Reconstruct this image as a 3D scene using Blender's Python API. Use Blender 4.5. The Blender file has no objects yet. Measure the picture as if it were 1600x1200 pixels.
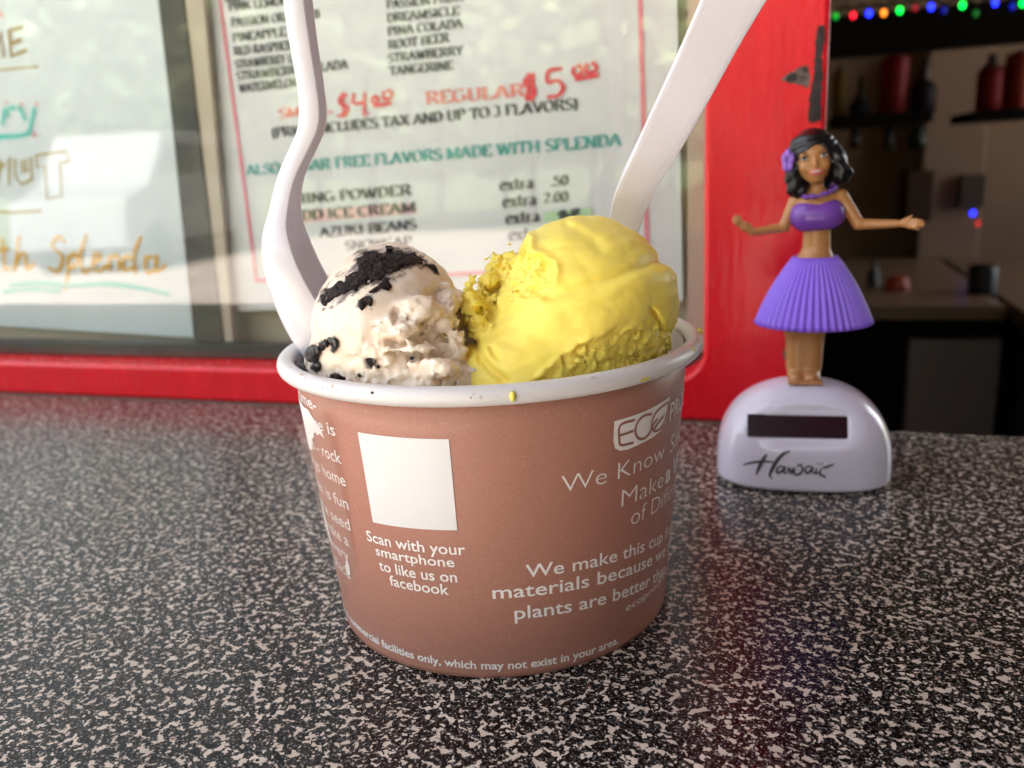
import bpy, bmesh, math, random
import numpy as np
from mathutils import Vector, Matrix
from mathutils.bvhtree import BVHTree
random.seed(7)
PI = math.pi
R_ = math.radians
scene = bpy.context.scene
col = scene.collection
scene.unit_settings.scale_length = 0.0485      # one unit = rim radius of the cup

# ------------------------------------------------------------------ camera
FPX, PITCH, ROLL = 1316.0, R_(14.32), R_(-3.06)
CAM = np.array([0.0925, -3.98, 2.097])
_F = np.array([0, math.cos(PITCH), -math.sin(PITCH)])
_R0 = np.array([1.0, 0, 0]); _U0 = np.cross(_R0, _F)
_R = math.cos(ROLL) * _R0 + math.sin(ROLL) * _U0
_U = -math.sin(ROLL) * _R0 + math.cos(ROLL) * _U0
cd = bpy.data.cameras.new('camera'); cam = bpy.data.objects.new('camera', cd); col.objects.link(cam)
cam.matrix_world = Matrix(((_R[0], _U[0], -_F[0], CAM[0]), (_R[1], _U[1], -_F[1], CAM[1]), (_R[2], _U[2], -_F[2], CAM[2]), (0, 0, 0, 1)))
cd.sensor_width = 36; cd.lens = 36 * FPX / 1600
cd.clip_start = 0.01; cd.clip_end = 20000
cd.dof.use_dof = True; cd.dof.focus_distance = 3.38; cd.dof.aperture_fstop = cd.lens / 1000 / 0.034
scene.camera = cam

# ------------------------------------------------------------------ world, sun, exposure
SUN_EL, SUN_AZ = R_(50), R_(10)      # azimuth measured from +Y towards +X
w = bpy.data.worlds.new('World'); scene.world = w; w.use_nodes = True
nt = w.node_tree; bg = nt.nodes['Background']
sky = nt.nodes.new('ShaderNodeTexSky'); sky.sky_type = 'NISHITA'; sky.sun_disc = False
sky.sun_elevation = SUN_EL; sky.sun_rotation = SUN_AZ
sky.air_density = 1.0; sky.dust_density = 3.0; sky.ozone_density = 1.0
hz = nt.nodes.new('ShaderNodeHueSaturation'); hz.inputs['Saturation'].default_value = .32; nt.links.new(sky.outputs[0], hz.inputs['Color']); nt.links.new(hz.outputs[0], bg.inputs[0]); bg.inputs[1].default_value = 0.15
sd = bpy.data.lights.new('sun', 'SUN'); sd.energy = 4.6; sd.angle = R_(0.5); sd.color = (1, .93, .83)
sun = bpy.data.objects.new('sun', sd); col.objects.link(sun)
_d = Vector((math.sin(SUN_AZ) * math.cos(SUN_EL), math.cos(SUN_AZ) * math.cos(SUN_EL), math.sin(SUN_EL)))
sun.rotation_euler = _d.to_track_quat('Z', 'Y').to_euler()
scene.view_settings.view_transform = 'Standard'; scene.view_settings.look = 'None'
scene.view_settings.exposure = 2.84; scene.view_settings.gamma = 1
scene.cycles.use_denoising = True
scene.cycles.max_bounces = 10; scene.cycles.transparent_max_bounces = 16
scene.cycles.sample_clamp_indirect = 6

# ------------------------------------------------------------------ authoring helpers
def ray(x, y): return _F + _R * (x - 800) / FPX - _U * (y - 600) / FPX
def on_y(x, y, Y): d = ray(x, y); return CAM + d * (Y - CAM[1]) / d[1]
def on_z(x, y, Z=0): d = ray(x, y); return CAM + d * (Z - CAM[2]) / d[2]
# wall frame: origin on the counter edge, s along the wall, w into the stand, z up
WO = np.array([1.77057, 2.5996, 0.0]); WYAW = R_(-18.55)
WS = np.array([math.cos(WYAW), math.sin(WYAW), 0]); WW = np.array([-math.sin(WYAW), math.cos(WYAW), 0])
def wl(x, y, off):
    d = ray(x, y); P = CAM + d * (((WO + WW * off - CAM) @ WW) / (d @ WW)); q = P - WO
    return float(q @ WS), float(q[2])
def wpx(off): return (6.77 + off) / FPX

def setp(o, label=None, cat=None, group=None, kind=None):
    if label: o['label'] = label
    if cat: o['category'] = cat
    if group: o['group'] = group
    if kind: o['kind'] = kind
    return o
def empty(name, label=None, cat=None, loc=(0, 0, 0), rz=0, group=None, kind=None):
    o = bpy.data.objects.new(name, None); col.objects.link(o)
    o.location = loc; o.rotation_euler = (0, 0, rz); o.empty_display_size = .2
    return setp(o, label, cat, group, kind)
def mesh_obj(name, verts, faces, mat=None, parent=None, smooth=True):
    me = bpy.data.meshes.new(name)
    if isinstance(verts, np.ndarray): verts = verts.tolist()
    if isinstance(faces, np.ndarray): faces = faces.tolist()
    me.from_pydata(verts, [], faces); me.update()
    if smooth: me.polygons.foreach_set('use_smooth', [True] * len(me.polygons))
    if mat: me.materials.append(mat)
    o = bpy.data.objects.new(name, me); col.objects.link(o)
    if parent: o.parent = parent
    return o
def bm_obj(name, bm, mat=None, parent=None, smooth=False, bevel=0, seg=2):
    bmesh.ops.recalc_face_normals(bm, faces=bm.faces)
    me = bpy.data.meshes.new(name); bm.to_mesh(me); bm.free()
    if smooth: me.polygons.foreach_set('use_smooth', [True] * len(me.polygons))
    if mat: me.materials.append(mat)
    o = bpy.data.objects.new(name, me); col.objects.link(o)
    if parent: o.parent = parent
    if bevel:
        m = o.modifiers.new('bevel', 'BEVEL'); m.width = bevel; m.segments = seg; m.limit_method = 'ANGLE'; m.angle_limit = R_(40)
        m.harden_normals = False
    return o
def box(bm, x0, x1, y0, y1, z0, z1):
    v = [bm.verts.new(p) for p in ((x0,y0,z0),(x1,y0,z0),(x1,y1,z0),(x0,y1,z0),(x0,y0,z1),(x1,y0,z1),(x1,y1,z1),(x0,y1,z1))]
    for f in ((0,3,2,1),(4,5,6,7),(0,1,5,4),(1,2,6,5),(2,3,7,6),(3,0,4,7)): bm.faces.new([v[i] for i in f])
def box_obj(name, b, mat, parent=None, bevel=0, seg=2):
    bm = bmesh.new(); box(bm, *b); return bm_obj(name, bm, mat, parent, bevel=bevel, seg=seg)
def lathe(profile, n=48, cx=0, cy=0, close=False):
    V = []; Fc = []
    for r, z in profile:
        for i in range(n):
            a = 2 * PI * i / n; V.append((cx + r * math.cos(a), cy + r * math.sin(a), z))
    m = len(profile)
    for j in range(m if close else m - 1):
        k = (j + 1) % m
        for i in range(n):
            i2 = (i + 1) % n; Fc.append((j*n+i, j*n+i2, k*n+i2, k*n+i))
    return V, Fc
def loft(rings, caps=True):
    n = len(rings[0]); V = [tuple(p) for r in rings for p in r]; Fc = []
    for j in range(len(rings) - 1):
        for i in range(n):
            i2 = (i + 1) % n; Fc.append((j*n+i, j*n+i2, (j+1)*n+i2, (j+1)*n+i))
    if caps:
        Fc.append(tuple(range(n))[::-1]); Fc.append(tuple(range((len(rings)-1)*n, len(rings)*n)))
    return V, Fc
def sharp(o, a=28): o.data.set_sharp_from_angle(angle=R_(a)); return o
def fix_normals(o):
    bm = bmesh.new(); bm.from_mesh(o.data); bmesh.ops.recalc_face_normals(bm, faces=bm.faces); bm.to_mesh(o.data); bm.free(); return o
def catmull(pts, n=6):
    P = [np.array(p, float) for p in pts]
    if len(P) < 3: return [P[0] + (P[-1]-P[0]) * t for t in np.linspace(0, 1, n)]
    out = []
    Q = [2*P[0]-P[1]] + P + [2*P[-1]-P[-2]]
    for i in range(1, len(Q) - 2):
        for k in range(n):
            t = k / n; a, b, c, d = Q[i-1:i+3]
            out.append(.5 * ((2*b) + (c-a)*t + (2*a-5*b+4*c-d)*t*t + (3*b-a-3*c+d)*t**3))
    out.append(P[-1]); return out
def ribbon(pts, width):
    """flat strip along a 2-D polyline; width number or function(k 0..1, direction)"""
    P = np.array(pts, float); n = len(P)
    T = np.gradient(P, axis=0); T /= (np.hypot(*T.T)[:, None] + 1e-9)
    N = np.stack([-T[:, 1], T[:, 0]], -1)
    wd = np.array([width(i/(n-1), T[i]) if callable(width) else width for i in range(n)])[:, None] / 2
    V = np.vstack([P + N*wd, P - N*wd]); Fc = [(i, n+i, n+i+1, i+1) for i in range(n-1)]
    return V, Fc
def tube(pts, r, n=8):
    P = [Vector(p) for p in pts]; rings = []
    for i, p in enumerate(P):
        t = (P[min(i+1, len(P)-1)] - P[max(i-1, 0)]).normalized()
        a = t.cross(Vector((0, 0, 1)));
        if a.length < .05: a = t.cross(Vector((1, 0, 0)))
        a.normalize(); b = t.cross(a)
        rr = r(i/(len(P)-1)) if callable(r) else r
        rings.append([p + (a*math.cos(2*PI*k/n) + b*math.sin(2*PI*k/n))*rr for k in range(n)])
    return loft(rings)

# ------------------------------------------------------------------ numpy noise and surface nets
_rng = np.random.RandomState(3); _TAB = _rng.rand(65536).astype(np.float32); _G = _rng.randn(65536, 3).astype(np.float32); _G /= np.linalg.norm(_G, axis=1)[:, None]
def _h(i, j, k): return ((i * 73856093) ^ (j * 19349663) ^ (k * 83492791)) & 65535
def perlin(p):
    i = np.floor(p).astype(np.int64); f = (p - i).astype(np.float32); u = f*f*f*(f*(f*6-15)+10); r = 0
    for a in (0, 1):
        for b in (0, 1):
            for c in (0, 1):
                g = _G[_h(i[:, 0]+a, i[:, 1]+b, i[:, 2]+c)]
                dd = g[:, 0]*(f[:, 0]-a) + g[:, 1]*(f[:, 1]-b) + g[:, 2]*(f[:, 2]-c)
                r = r + dd * (u[:, 0] if a else 1-u[:, 0]) * (u[:, 1] if b else 1-u[:, 1]) * (u[:, 2] if c else 1-u[:, 2])
    return r
def fbm(p, o=3, g=.5):
    r = 0; a = 1
    for k in range(o): r = r + a * perlin(p * 2.03**k + 17.3*k); a *= g
    return r
def worley(p):
    i = np.floor(p).astype(np.int64); f = p - i; best = np.full(len(p), 9.0)
    for a in (-1, 0, 1):
        for b in (-1, 0, 1):
            for c in (-1, 0, 1):
                h = _h(i[:, 0]+a, i[:, 1]+b, i[:, 2]+c)
                d = (a+_TAB[h]-f[:, 0])**2 + (b+_TAB[(h*7+11) & 65535]-f[:, 1])**2 + (c+_TAB[(h*13+5) & 65535]-f[:, 2])**2
                np.minimum(best, d, out=best)
    return np.sqrt(best)
def grid(lo, hi, h):
    ax = [np.arange(lo[k], hi[k] + h, h) for k in range(3)]
    X, Y, Z = np.meshgrid(*ax, indexing='ij')
    return np.stack([X.ravel(), Y.ravel(), Z.ravel()], -1), X.shape
def nets(vals, shape, lo, h, smooth=0, lam=.5):
    v = vals.reshape(shape); s = v < 0; nx, ny, nz = shape
    cs = np.zeros((nx-1, ny-1, nz-1), np.int8)
    for a in (0, 1):
        for b in (0, 1):
            for c in (0, 1): cs += s[a:nx-1+a, b:ny-1+b, c:nz-1+c]
    act = (cs > 0) & (cs < 8); I = np.argwhere(act); idx = np.full(act.shape, -1); idx[act] = np.arange(len(I))
    acc = np.zeros((len(I), 3)); cnt = np.zeros(len(I))
    for ax in range(3):
        oth = [k for k in range(3) if k != ax]
        for a in (0, 1):
            for b in (0, 1):
                o0 = np.zeros(3, int); o0[oth[0]] = a; o0[oth[1]] = b; o1 = o0.copy(); o1[ax] = 1
                p0 = I + o0; p1 = I + o1
                v0 = v[p0[:, 0], p0[:, 1], p0[:, 2]]; v1 = v[p1[:, 0], p1[:, 1], p1[:, 2]]
                m = (v0 < 0) != (v1 < 0); t = v0[m] / (v0[m] - v1[m])
                q = o0[None, :].repeat(m.sum(), 0).astype(float); q[:, ax] += t
                acc[m] += q; cnt[m] += 1
    P = (I + acc / cnt[:, None]) * h + np.array(lo)
    Fs = []
    for ax in range(3):
        b, c = (ax+1) % 3, (ax+2) % 3
        sl0 = [slice(None)]*3; sl1 = [slice(None)]*3; sl0[ax] = slice(0, -1); sl1[ax] = slice(1, None)
        for sl in (sl0, sl1): sl[b] = slice(1, -1); sl[c] = slice(1, -1)
        A, B = s[tuple(sl0)], s[tuple(sl1)]
        for flip, M_ in ((False, A & ~B), (True, ~A & B)):
            E = np.argwhere(M_)
            if not len(E): continue
            E[:, b] += 1; E[:, c] += 1
            def cell(db, dc): q = E.copy(); q[:, b] -= db; q[:, c] -= dc; return idx[q[:, 0], q[:, 1], q[:, 2]]
            Q = np.stack([cell(1, 1), cell(0, 1), cell(0, 0), cell(1, 0)], -1)
            Fs.append(Q[:, ::-1] if flip else Q)
    Fa = np.vstack(Fs)
    for _ in range(smooth):
        s_ = np.zeros_like(P); n_ = np.zeros(len(P))
        for k in range(4):
            a, b = Fa[:, k], Fa[:, (k+1) % 4]
            for q, r in ((a, b), (b, a)):
                for c in range(3): s_[:, c] += np.bincount(q, P[r, c], len(P))
                n_ += np.bincount(q, minlength=len(P))
        P = P + lam * (s_ / n_[:, None] - P)
    return P, Fa
def smin(a, b, k):
    h = np.clip(.5 + .5*(b-a)/k, 0, 1); return b*(1-h) + a*h - k*h*(1-h)
def smax(a, b, k): return -smin(-a, -b, k)
def ell(p, c, r):
    q = (p - np.array(c)) / np.array(r); k0 = np.linalg.norm(q, axis=1); k1 = np.linalg.norm(q / np.array(r), axis=1)
    return k0 * (k0 - 1) / np.maximum(k1, 1e-6)
def cap(p, a, b, r0, r1=None):
    a = np.array(a, float); b = np.array(b, float); r1 = r0 if r1 is None else r1
    ba = b - a; t = np.clip(((p - a) @ ba) / (ba @ ba), 0, 1)
    return np.linalg.norm(p - a - t[:, None]*ba, axis=1) - (r0 + (r1-r0)*t)
def poly_sd(p, poly):
    """signed distance (negative inside) to polygon in 2-D"""
    poly = np.array(poly, float); d = np.full(len(p), 1e9); ins = np.zeros(len(p), bool)
    for i in range(len(poly)):
        a, b = poly[i], poly[(i+1) % len(poly)]; e = b - a; w_ = p - a
        t = np.clip((w_ @ e) / (e @ e), 0, 1); q = w_ - t[:, None]*e; d = np.minimum(d, (q*q).sum(1))
        c = ((a[1] <= p[:, 1]) != (b[1] <= p[:, 1]))
        xi = a[0] + (p[:, 1]-a[1]) / (e[1] if abs(e[1]) > 1e-12 else 1e-12) * e[0]
        ins ^= c & (p[:, 0] < xi)
    d = np.sqrt(d); return np.where(ins, -d, d)
def line_d(p, pts):
    d = np.full(len(p), 1e9)
    for a, b in zip(pts[:-1], pts[1:]):
        a = np.array(a); e = np.array(b) - a; w_ = p - a; t = np.clip((w_ @ e)/(e @ e), 0, 1); q = w_ - t[:, None]*e
        d = np.minimum(d, np.sqrt((q*q).sum(1)))
    return d
sst = lambda e0, e1, x: (lambda t: t*t*(3-2*t))(np.clip((x-e0)/(e1-e0), 0, 1))

# ------------------------------------------------------------------ materials
def lin(r, g, b): return tuple(((c/255)/12.92 if c/255 <= .04045 else ((c/255+.055)/1.055)**2.4) for c in (r, g, b)) + (1,)
def M(name, c, rough=.5, spec=.5, sss=0, sssr=(1, .5, .3), sss_scale=.05, metal=0, emit=None, es=0, var=0, vscale=8, c2=None, bump=0, bscale=40, bdetail=4, stretch=(1, 1, 1), coat=0, trans=0, rvar=0):
    m = bpy.data.materials.new(name); m.use_nodes = True; nt = m.node_tree; b = nt.nodes['Principled BSDF']
    c = c if len(c) == 4 else tuple(c) + (1,)
    b.inputs['Base Color'].default_value = c; b.inputs['Roughness'].default_value = rough
    b.inputs['Specular IOR Level'].default_value = spec; b.inputs['Metallic'].default_value = metal
    b.inputs['Coat Weight'].default_value = coat; b.inputs['Coat Roughness'].default_value = .08
    b.inputs['Transmission Weight'].default_value = trans
    if sss:
        b.inputs['Subsurface Weight'].default_value = sss; b.inputs['Subsurface Radius'].default_value = sssr; b.inputs['Subsurface Scale'].default_value = sss_scale
    if emit: b.inputs['Emission Color'].default_value = emit; b.inputs['Emission Strength'].default_value = es
    if var or c2 or bump or rvar:
        tc = nt.nodes.new('ShaderNodeTexCoord'); mp = nt.nodes.new('ShaderNodeMapping'); nt.links.new(tc.outputs['Object'], mp.inputs[0])
        mp.inputs['Scale'].default_value = stretch
    if var or c2:
        n = nt.nodes.new('ShaderNodeTexNoise'); n.inputs['Scale'].default_value = vscale; n.inputs['Detail'].default_value = 5; nt.links.new(mp.outputs[0], n.inputs['Vector'])
        r = nt.nodes.new('ShaderNodeValToRGB'); r.color_ramp.elements[0].position = .35; r.color_ramp.elements[1].position = .65
        cc = c2 if c2 else tuple(max(0, x*(1-var)) for x in c[:3]) + (1,)
        r.color_ramp.elements[0].color = cc; r.color_ramp.elements[1].color = c
        nt.links.new(n.outputs['Fac'], r.inputs[0]); nt.links.new(r.outputs[0], b.inputs['Base Color'])
    if rvar:
        n = nt.nodes.new('ShaderNodeTexNoise'); n.inputs['Scale'].default_value = 6; nt.links.new(mp.outputs[0], n.inputs['Vector'])
        mr = nt.nodes.new('ShaderNodeMapRange'); mr.inputs[3].default_value = rough-rvar; mr.inputs[4].default_value = rough+rvar
        nt.links.new(n.outputs['Fac'], mr.inputs[0]); nt.links.new(mr.outputs[0], b.inputs['Roughness'])
    if bump:
        n2 = nt.nodes.new('ShaderNodeTexNoise'); n2.inputs['Scale'].default_value = bscale; n2.inputs['Detail'].default_value = bdetail; nt.links.new(mp.outputs[0], n2.inputs['Vector'])
        bp = nt.nodes.new('ShaderNodeBump'); bp.inputs['Strength'].default_value = bump; bp.inputs['Distance'].default_value = .02
        nt.links.new(n2.outputs['Fac'], bp.inputs['Height']); nt.links.new(bp.outputs[0], b.inputs['Normal'])
    return m

def counter_mat():
    m = bpy.data.materials.new('speckled_laminate'); m.use_nodes = True; nt = m.node_tree; b = nt.nodes['Principled BSDF']; L = nt.links.new
    tc = nt.nodes.new('ShaderNodeTexCoord')
    def noise(s, d, dist, ro=.5, off=0):
        mp = nt.nodes.new('ShaderNodeMapping'); mp.inputs['Location'].default_value = (off, off*.7, 0); mp.inputs['Rotation'].default_value = (0, 0, .3); L(tc.outputs['Object'], mp.inputs[0])
        n = nt.nodes.new('ShaderNodeTexNoise'); n.inputs['Scale'].default_value = s; n.inputs['Detail'].default_value = d; n.inputs['Distortion'].default_value = dist; n.inputs['Roughness'].default_value = ro
        L(mp.outputs[0], n.inputs['Vector']); return n.outputs['Fac']
    def ramp(f, p0, p1, c0=(0, 0, 0, 1), c1=(1, 1, 1, 1)):
        r = nt.nodes.new('ShaderNodeValToRGB'); r.color_ramp.elements[0].position = p0; r.color_ramp.elements[1].position = p1
        r.color_ramp.elements[0].color = c0; r.color_ramp.elements[1].color = c1; L(f, r.inputs[0]); return r.outputs[0]
    def mix(f, a, c):
        x = nt.nodes.new('ShaderNodeMix'); x.data_type = 'RGBA'; L(f, x.inputs[0])
        for i, q in ((6, a), (7, c)):
            if isinstance(q, tuple): x.inputs[i].default_value = q
            else: L(q, x.inputs[i])
        return x.outputs[2]
    grey = ramp(noise(48, 4, .3, .65, 5), .50, .66, (.002, .0018, .002, 1), (.06, .056, .058, 1))
    grey2 = mix(ramp(noise(85, 2, .2, .5, 9), .60, .64), grey, (.30, .27, .25, 1))
    tan = ramp(noise(5, 3, 0, .5, 2), .35, .65, (.50, .42, .35, 1), (.66, .57, .49, 1))
    tan2 = mix(ramp(noise(16, 1.5, 0, .5, 31), .68, .71), tan, (.20, .09, .065, 1))
    flake0 = ramp(noise(25, 2.8, .25, .52, 0), .580, .590); small = ramp(noise(36, 1.5, .15, .45, 77), .625, .637)
    fm = nt.nodes.new('ShaderNodeMath'); fm.operation = 'MAXIMUM'; L(flake0, fm.inputs[0]); L(small, fm.inputs[1]); flake = fm.outputs[0]
    c = mix(flake, grey2, tan2)
    L(c, b.inputs['Base Color'])
    mr = nt.nodes.new('ShaderNodeMapRange'); mr.inputs[3].default_value = .15; mr.inputs[4].default_value = .27; L(noise(3, 4, 0), mr.inputs[0]); L(mr.outputs[0], b.inputs['Roughness'])
    bp = nt.nodes.new('ShaderNodeBump'); bp.inputs['Strength'].default_value = .12; bp.inputs['Distance'].default_value = .01
    L(noise(60, 2, 0), bp.inputs['Height']); L(bp.outputs[0], b.inputs['Normal']); b.inputs['Specular IOR Level'].default_value = .24; return m
def glass_mat():
    m = bpy.data.materials.new('window_glass'); m.use_nodes = True; nt = m.node_tree; nt.nodes.remove(nt.nodes['Principled BSDF']); out = nt.nodes['Material Output']
    t = nt.nodes.new('ShaderNodeBsdfTransparent'); t.inputs[0].default_value = (.97, .98, .97, 1); g = nt.nodes.new('ShaderNodeBsdfGlossy'); g.inputs['Roughness'].default_value = .0
    f = nt.nodes.new('ShaderNodeFresnel'); f.inputs[0].default_value = 1.55; x = nt.nodes.new('ShaderNodeMixShader')
    ge = nt.nodes.new('ShaderNodeNewGeometry'); sb = nt.nodes.new('ShaderNodeMath'); sb.operation = 'SUBTRACT'; sb.inputs[0].default_value = 1; nt.links.new(ge.outputs['Backfacing'], sb.inputs[1])
    mu = nt.nodes.new('ShaderNodeMath'); mu.operation = 'MULTIPLY'; nt.links.new(f.outputs[0], mu.inputs[0]); nt.links.new(sb.outputs[0], mu.inputs[1]); m2 = nt.nodes.new('ShaderNodeMath'); m2.operation = 'MULTIPLY'; m2.inputs[1].default_value = 1.9; nt.links.new(mu.outputs[0], m2.inputs[0])
    nt.links.new(m2.outputs[0], x.inputs[0]); nt.links.new(t.outputs[0], x.inputs[1]); nt.links.new(g.outputs[0], x.inputs[2]); nt.links.new(x.outputs[0], out.inputs[0]); return m
def cup_mat():
    m = bpy.data.materials.new('brown_printed_paper'); m.use_nodes = True; nt = m.node_tree; b = nt.nodes['Principled BSDF']; L = nt.links.new
    tc = nt.nodes.new('ShaderNodeTexCoord')
    n = nt.nodes.new('ShaderNodeTexNoise'); n.inputs['Scale'].default_value = 130; n.inputs['Detail'].default_value = 3; L(tc.outputs['Object'], n.inputs['Vector'])
    r = nt.nodes.new('ShaderNodeValToRGB'); e = r.color_ramp.elements; e[0].position = .3; e[0].color = (.365, .165, .120, 1); e[1].position = .66; e[1].color = (.425, .198, .148, 1)
    q = e.new(.80); q.color = (.60, .36, .28, 1); L(n.outputs['Fac'], r.inputs[0]); L(r.outputs[0], b.inputs['Base Color'])
    b.inputs['Roughness'].default_value = .42; b.inputs['Specular IOR Level'].default_value = .4
    return m
m_counter = counter_mat(); m_glass = glass_mat(); m_cup = cup_mat()
m_cupwhite = M('white_coated_paper', (.68, .66, .66), .32, sss=.15, sssr=(1, .9, .8), bump=.05, bscale=30)
m_print = M('white_ink', (.86, .81, .79), .45)
m_printf = M('faint_white_ink', (.50, .34, .29), .5)
m_brownink = M('brown_ink', (.33, .145, .095), .45)
m_spoon = M('white_plastic', (.76, .74, .81), .22, sss=.35, sssr=(1, .95, 1.1), sss_scale=.08, bump=.02, bscale=8)
m_red = M('red_gloss_paint', (.80, .008, .020), .26, spec=.4, var=.12, vscale=2, bump=.30, bscale=6, bdetail=3, stretch=(2.2, 2.2, .6), rvar=.06)
m_baredark = M('bare_old_wood', (.05, .035, .03), .8, c2=(.012, .008, .01, 1), vscale=12, bump=.6, bscale=30)
m_baregrey = M('worn_grey_wood', (.20, .15, .12), .8, c2=(.05, .035, .03, 1), vscale=14)
m_paper = M('white_paper', (.74, .75, .75), .6, var=.05, vscale=1.5)
m_poster = M('white_board', (.68, .74, .77), .55, var=.06, vscale=1.2)
m_ink = M('black_ink', (.05, .05, .055), .6)
m_pink = M('pink_ink', (.80, .22, .28), .6)
m_redink = M('red_marker', (.75, .05, .07), .55)
m_palered = M('faded_red_ink', (.78, .22, .20), .6)
m_teal = M('teal_ink', (.07, .38, .34), .6)
m_tealm = M('teal_marker', (.12, .58, .52), .6)
m_gold = M('gold_marker', (.46, .31, .03), .5)
m_ygold = M('yellow_marker', (.78, .42, .03), .5)
m_brownm = M('brown_marker', (.36, .22, .06), .6)
m_card = M('beige_cardboard', (.60, .50, .36), .7, var=.12, vscale=2)
m_track = M('dark_window_track', (.04, .035, .03), .4, var=.4, vscale=4)
m_gap = M('dark_olive_strip', (.075, .065, .045), .45, c2=(.03, .03, .03, 1), vscale=2)
m_alu = M('beige_metal_strip', (.50, .43, .33), .45)
m_pinkhl = M('pink_highlighter', (.85, .52, .52), .6)
m_green = M('green_tag', (.50, .72, .42), .6)
m_yellow = M('yellow_ice_cream', (1.0, .79, .15), .44, spec=.30, sss=.6, sssr=(1, .8, .35), sss_scale=.045, var=.08, vscale=5, bump=.10, bscale=26, bdetail=6, rvar=.08)
m_vanilla = M('vanilla_ice_cream', (.86, .74, .62), .38, sss=.6, sssr=(1, .8, .55), sss_scale=.055, c2=(.76, .62, .48, 1), vscale=9, bump=.14, bscale=30, bdetail=6, rvar=.08)
def add_smear(m):
    nt = m.node_tree; b = nt.nodes['Principled BSDF']; src = b.inputs['Base Color'].links[0].from_socket
    a = nt.nodes.new('ShaderNodeAttribute'); a.attribute_name = 'smear'; x = nt.nodes.new('ShaderNodeMix'); x.data_type = 'RGBA'; x.inputs[7].default_value = (.055, .035, .033, 1)
    nt.links.new(a.outputs['Fac'], x.inputs[0]); nt.links.new(src, x.inputs[6]); nt.links.new(x.outputs[2], b.inputs['Base Color'])
add_smear(m_vanilla)
m_cookie = M('dark_cookie', (.006, .004, .005), .45, c2=(.030, .018, .016, 1), spec=.15, vscale=26, bump=1.4, bscale=44, bdetail=6)
m_cookieg = M('wet_cookie', (.012, .009, .010), .25, bump=.6, bscale=20)
m_skin = M('brown_doll_plastic', (.47, .215, .075), .30, spec=.45, sss=.15, sss_scale=.03)
m_purple = M('purple_plastic', (.25, .12, .74), .38, sss=.2, sssr=(.6, .4, 1), sss_scale=.03)
m_purpled = M('purple_paint', (.17, .055, .36), .25)
m_lilac = M('lilac_paint', (.32, .16, .66), .4)
m_hair = M('black_hair_paint', (.004, .004, .006), .28)
m_dollbase = M('white_gloss_plastic', (.74, .70, .84), .13, sss=.25, sssr=(1, .9, 1.1), sss_scale=.05, coat=.3)
m_solar = M('solar_cell', (.022, .003, .008), .2, spec=.18)  # red reflection on the cell is put into its base colour
m_lips = M('pink_lips', (.65, .14, .13), .35)
m_eyew = M('eye_white', (.55, .50, .45), .35)
m_eyeb = M('eye_dark', (.012, .012, .012), .3)
m_brow = M('brow_paint', (.20, .10, .05), .5)

# ------------------------------------------------------------------ lettering
def text_geo(body, bold=0.0, res=3):
    cu = bpy.data.curves.new('t', 'FONT'); cu.body = body; cu.size = 1; cu.offset = bold; cu.resolution_u = res; cu.fill_mode = 'FRONT'
    o = bpy.data.objects.new('t', cu); col.objects.link(o)
    dg = bpy.context.evaluated_depsgraph_get(); me = o.evaluated_get(dg).to_mesh()
    V = np.array([v.co[:2] for v in me.vertices]); Fc = [tuple(p.vertices) for p in me.polygons]
    o.to_mesh_clear(); bpy.data.objects.remove(o); bpy.data.curves.remove(cu)
    V[:, 0] -= V[:, 0].min(); return V, Fc
CAPH = float(text_geo('H')[0][:, 1].max())
def arc(cx, cy, rx, ry, a0, a1, n=10): return [(cx + rx*math.cos(R_(a)), cy + ry*math.sin(R_(a))) for a in np.linspace(a0, a1, n)]
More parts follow.
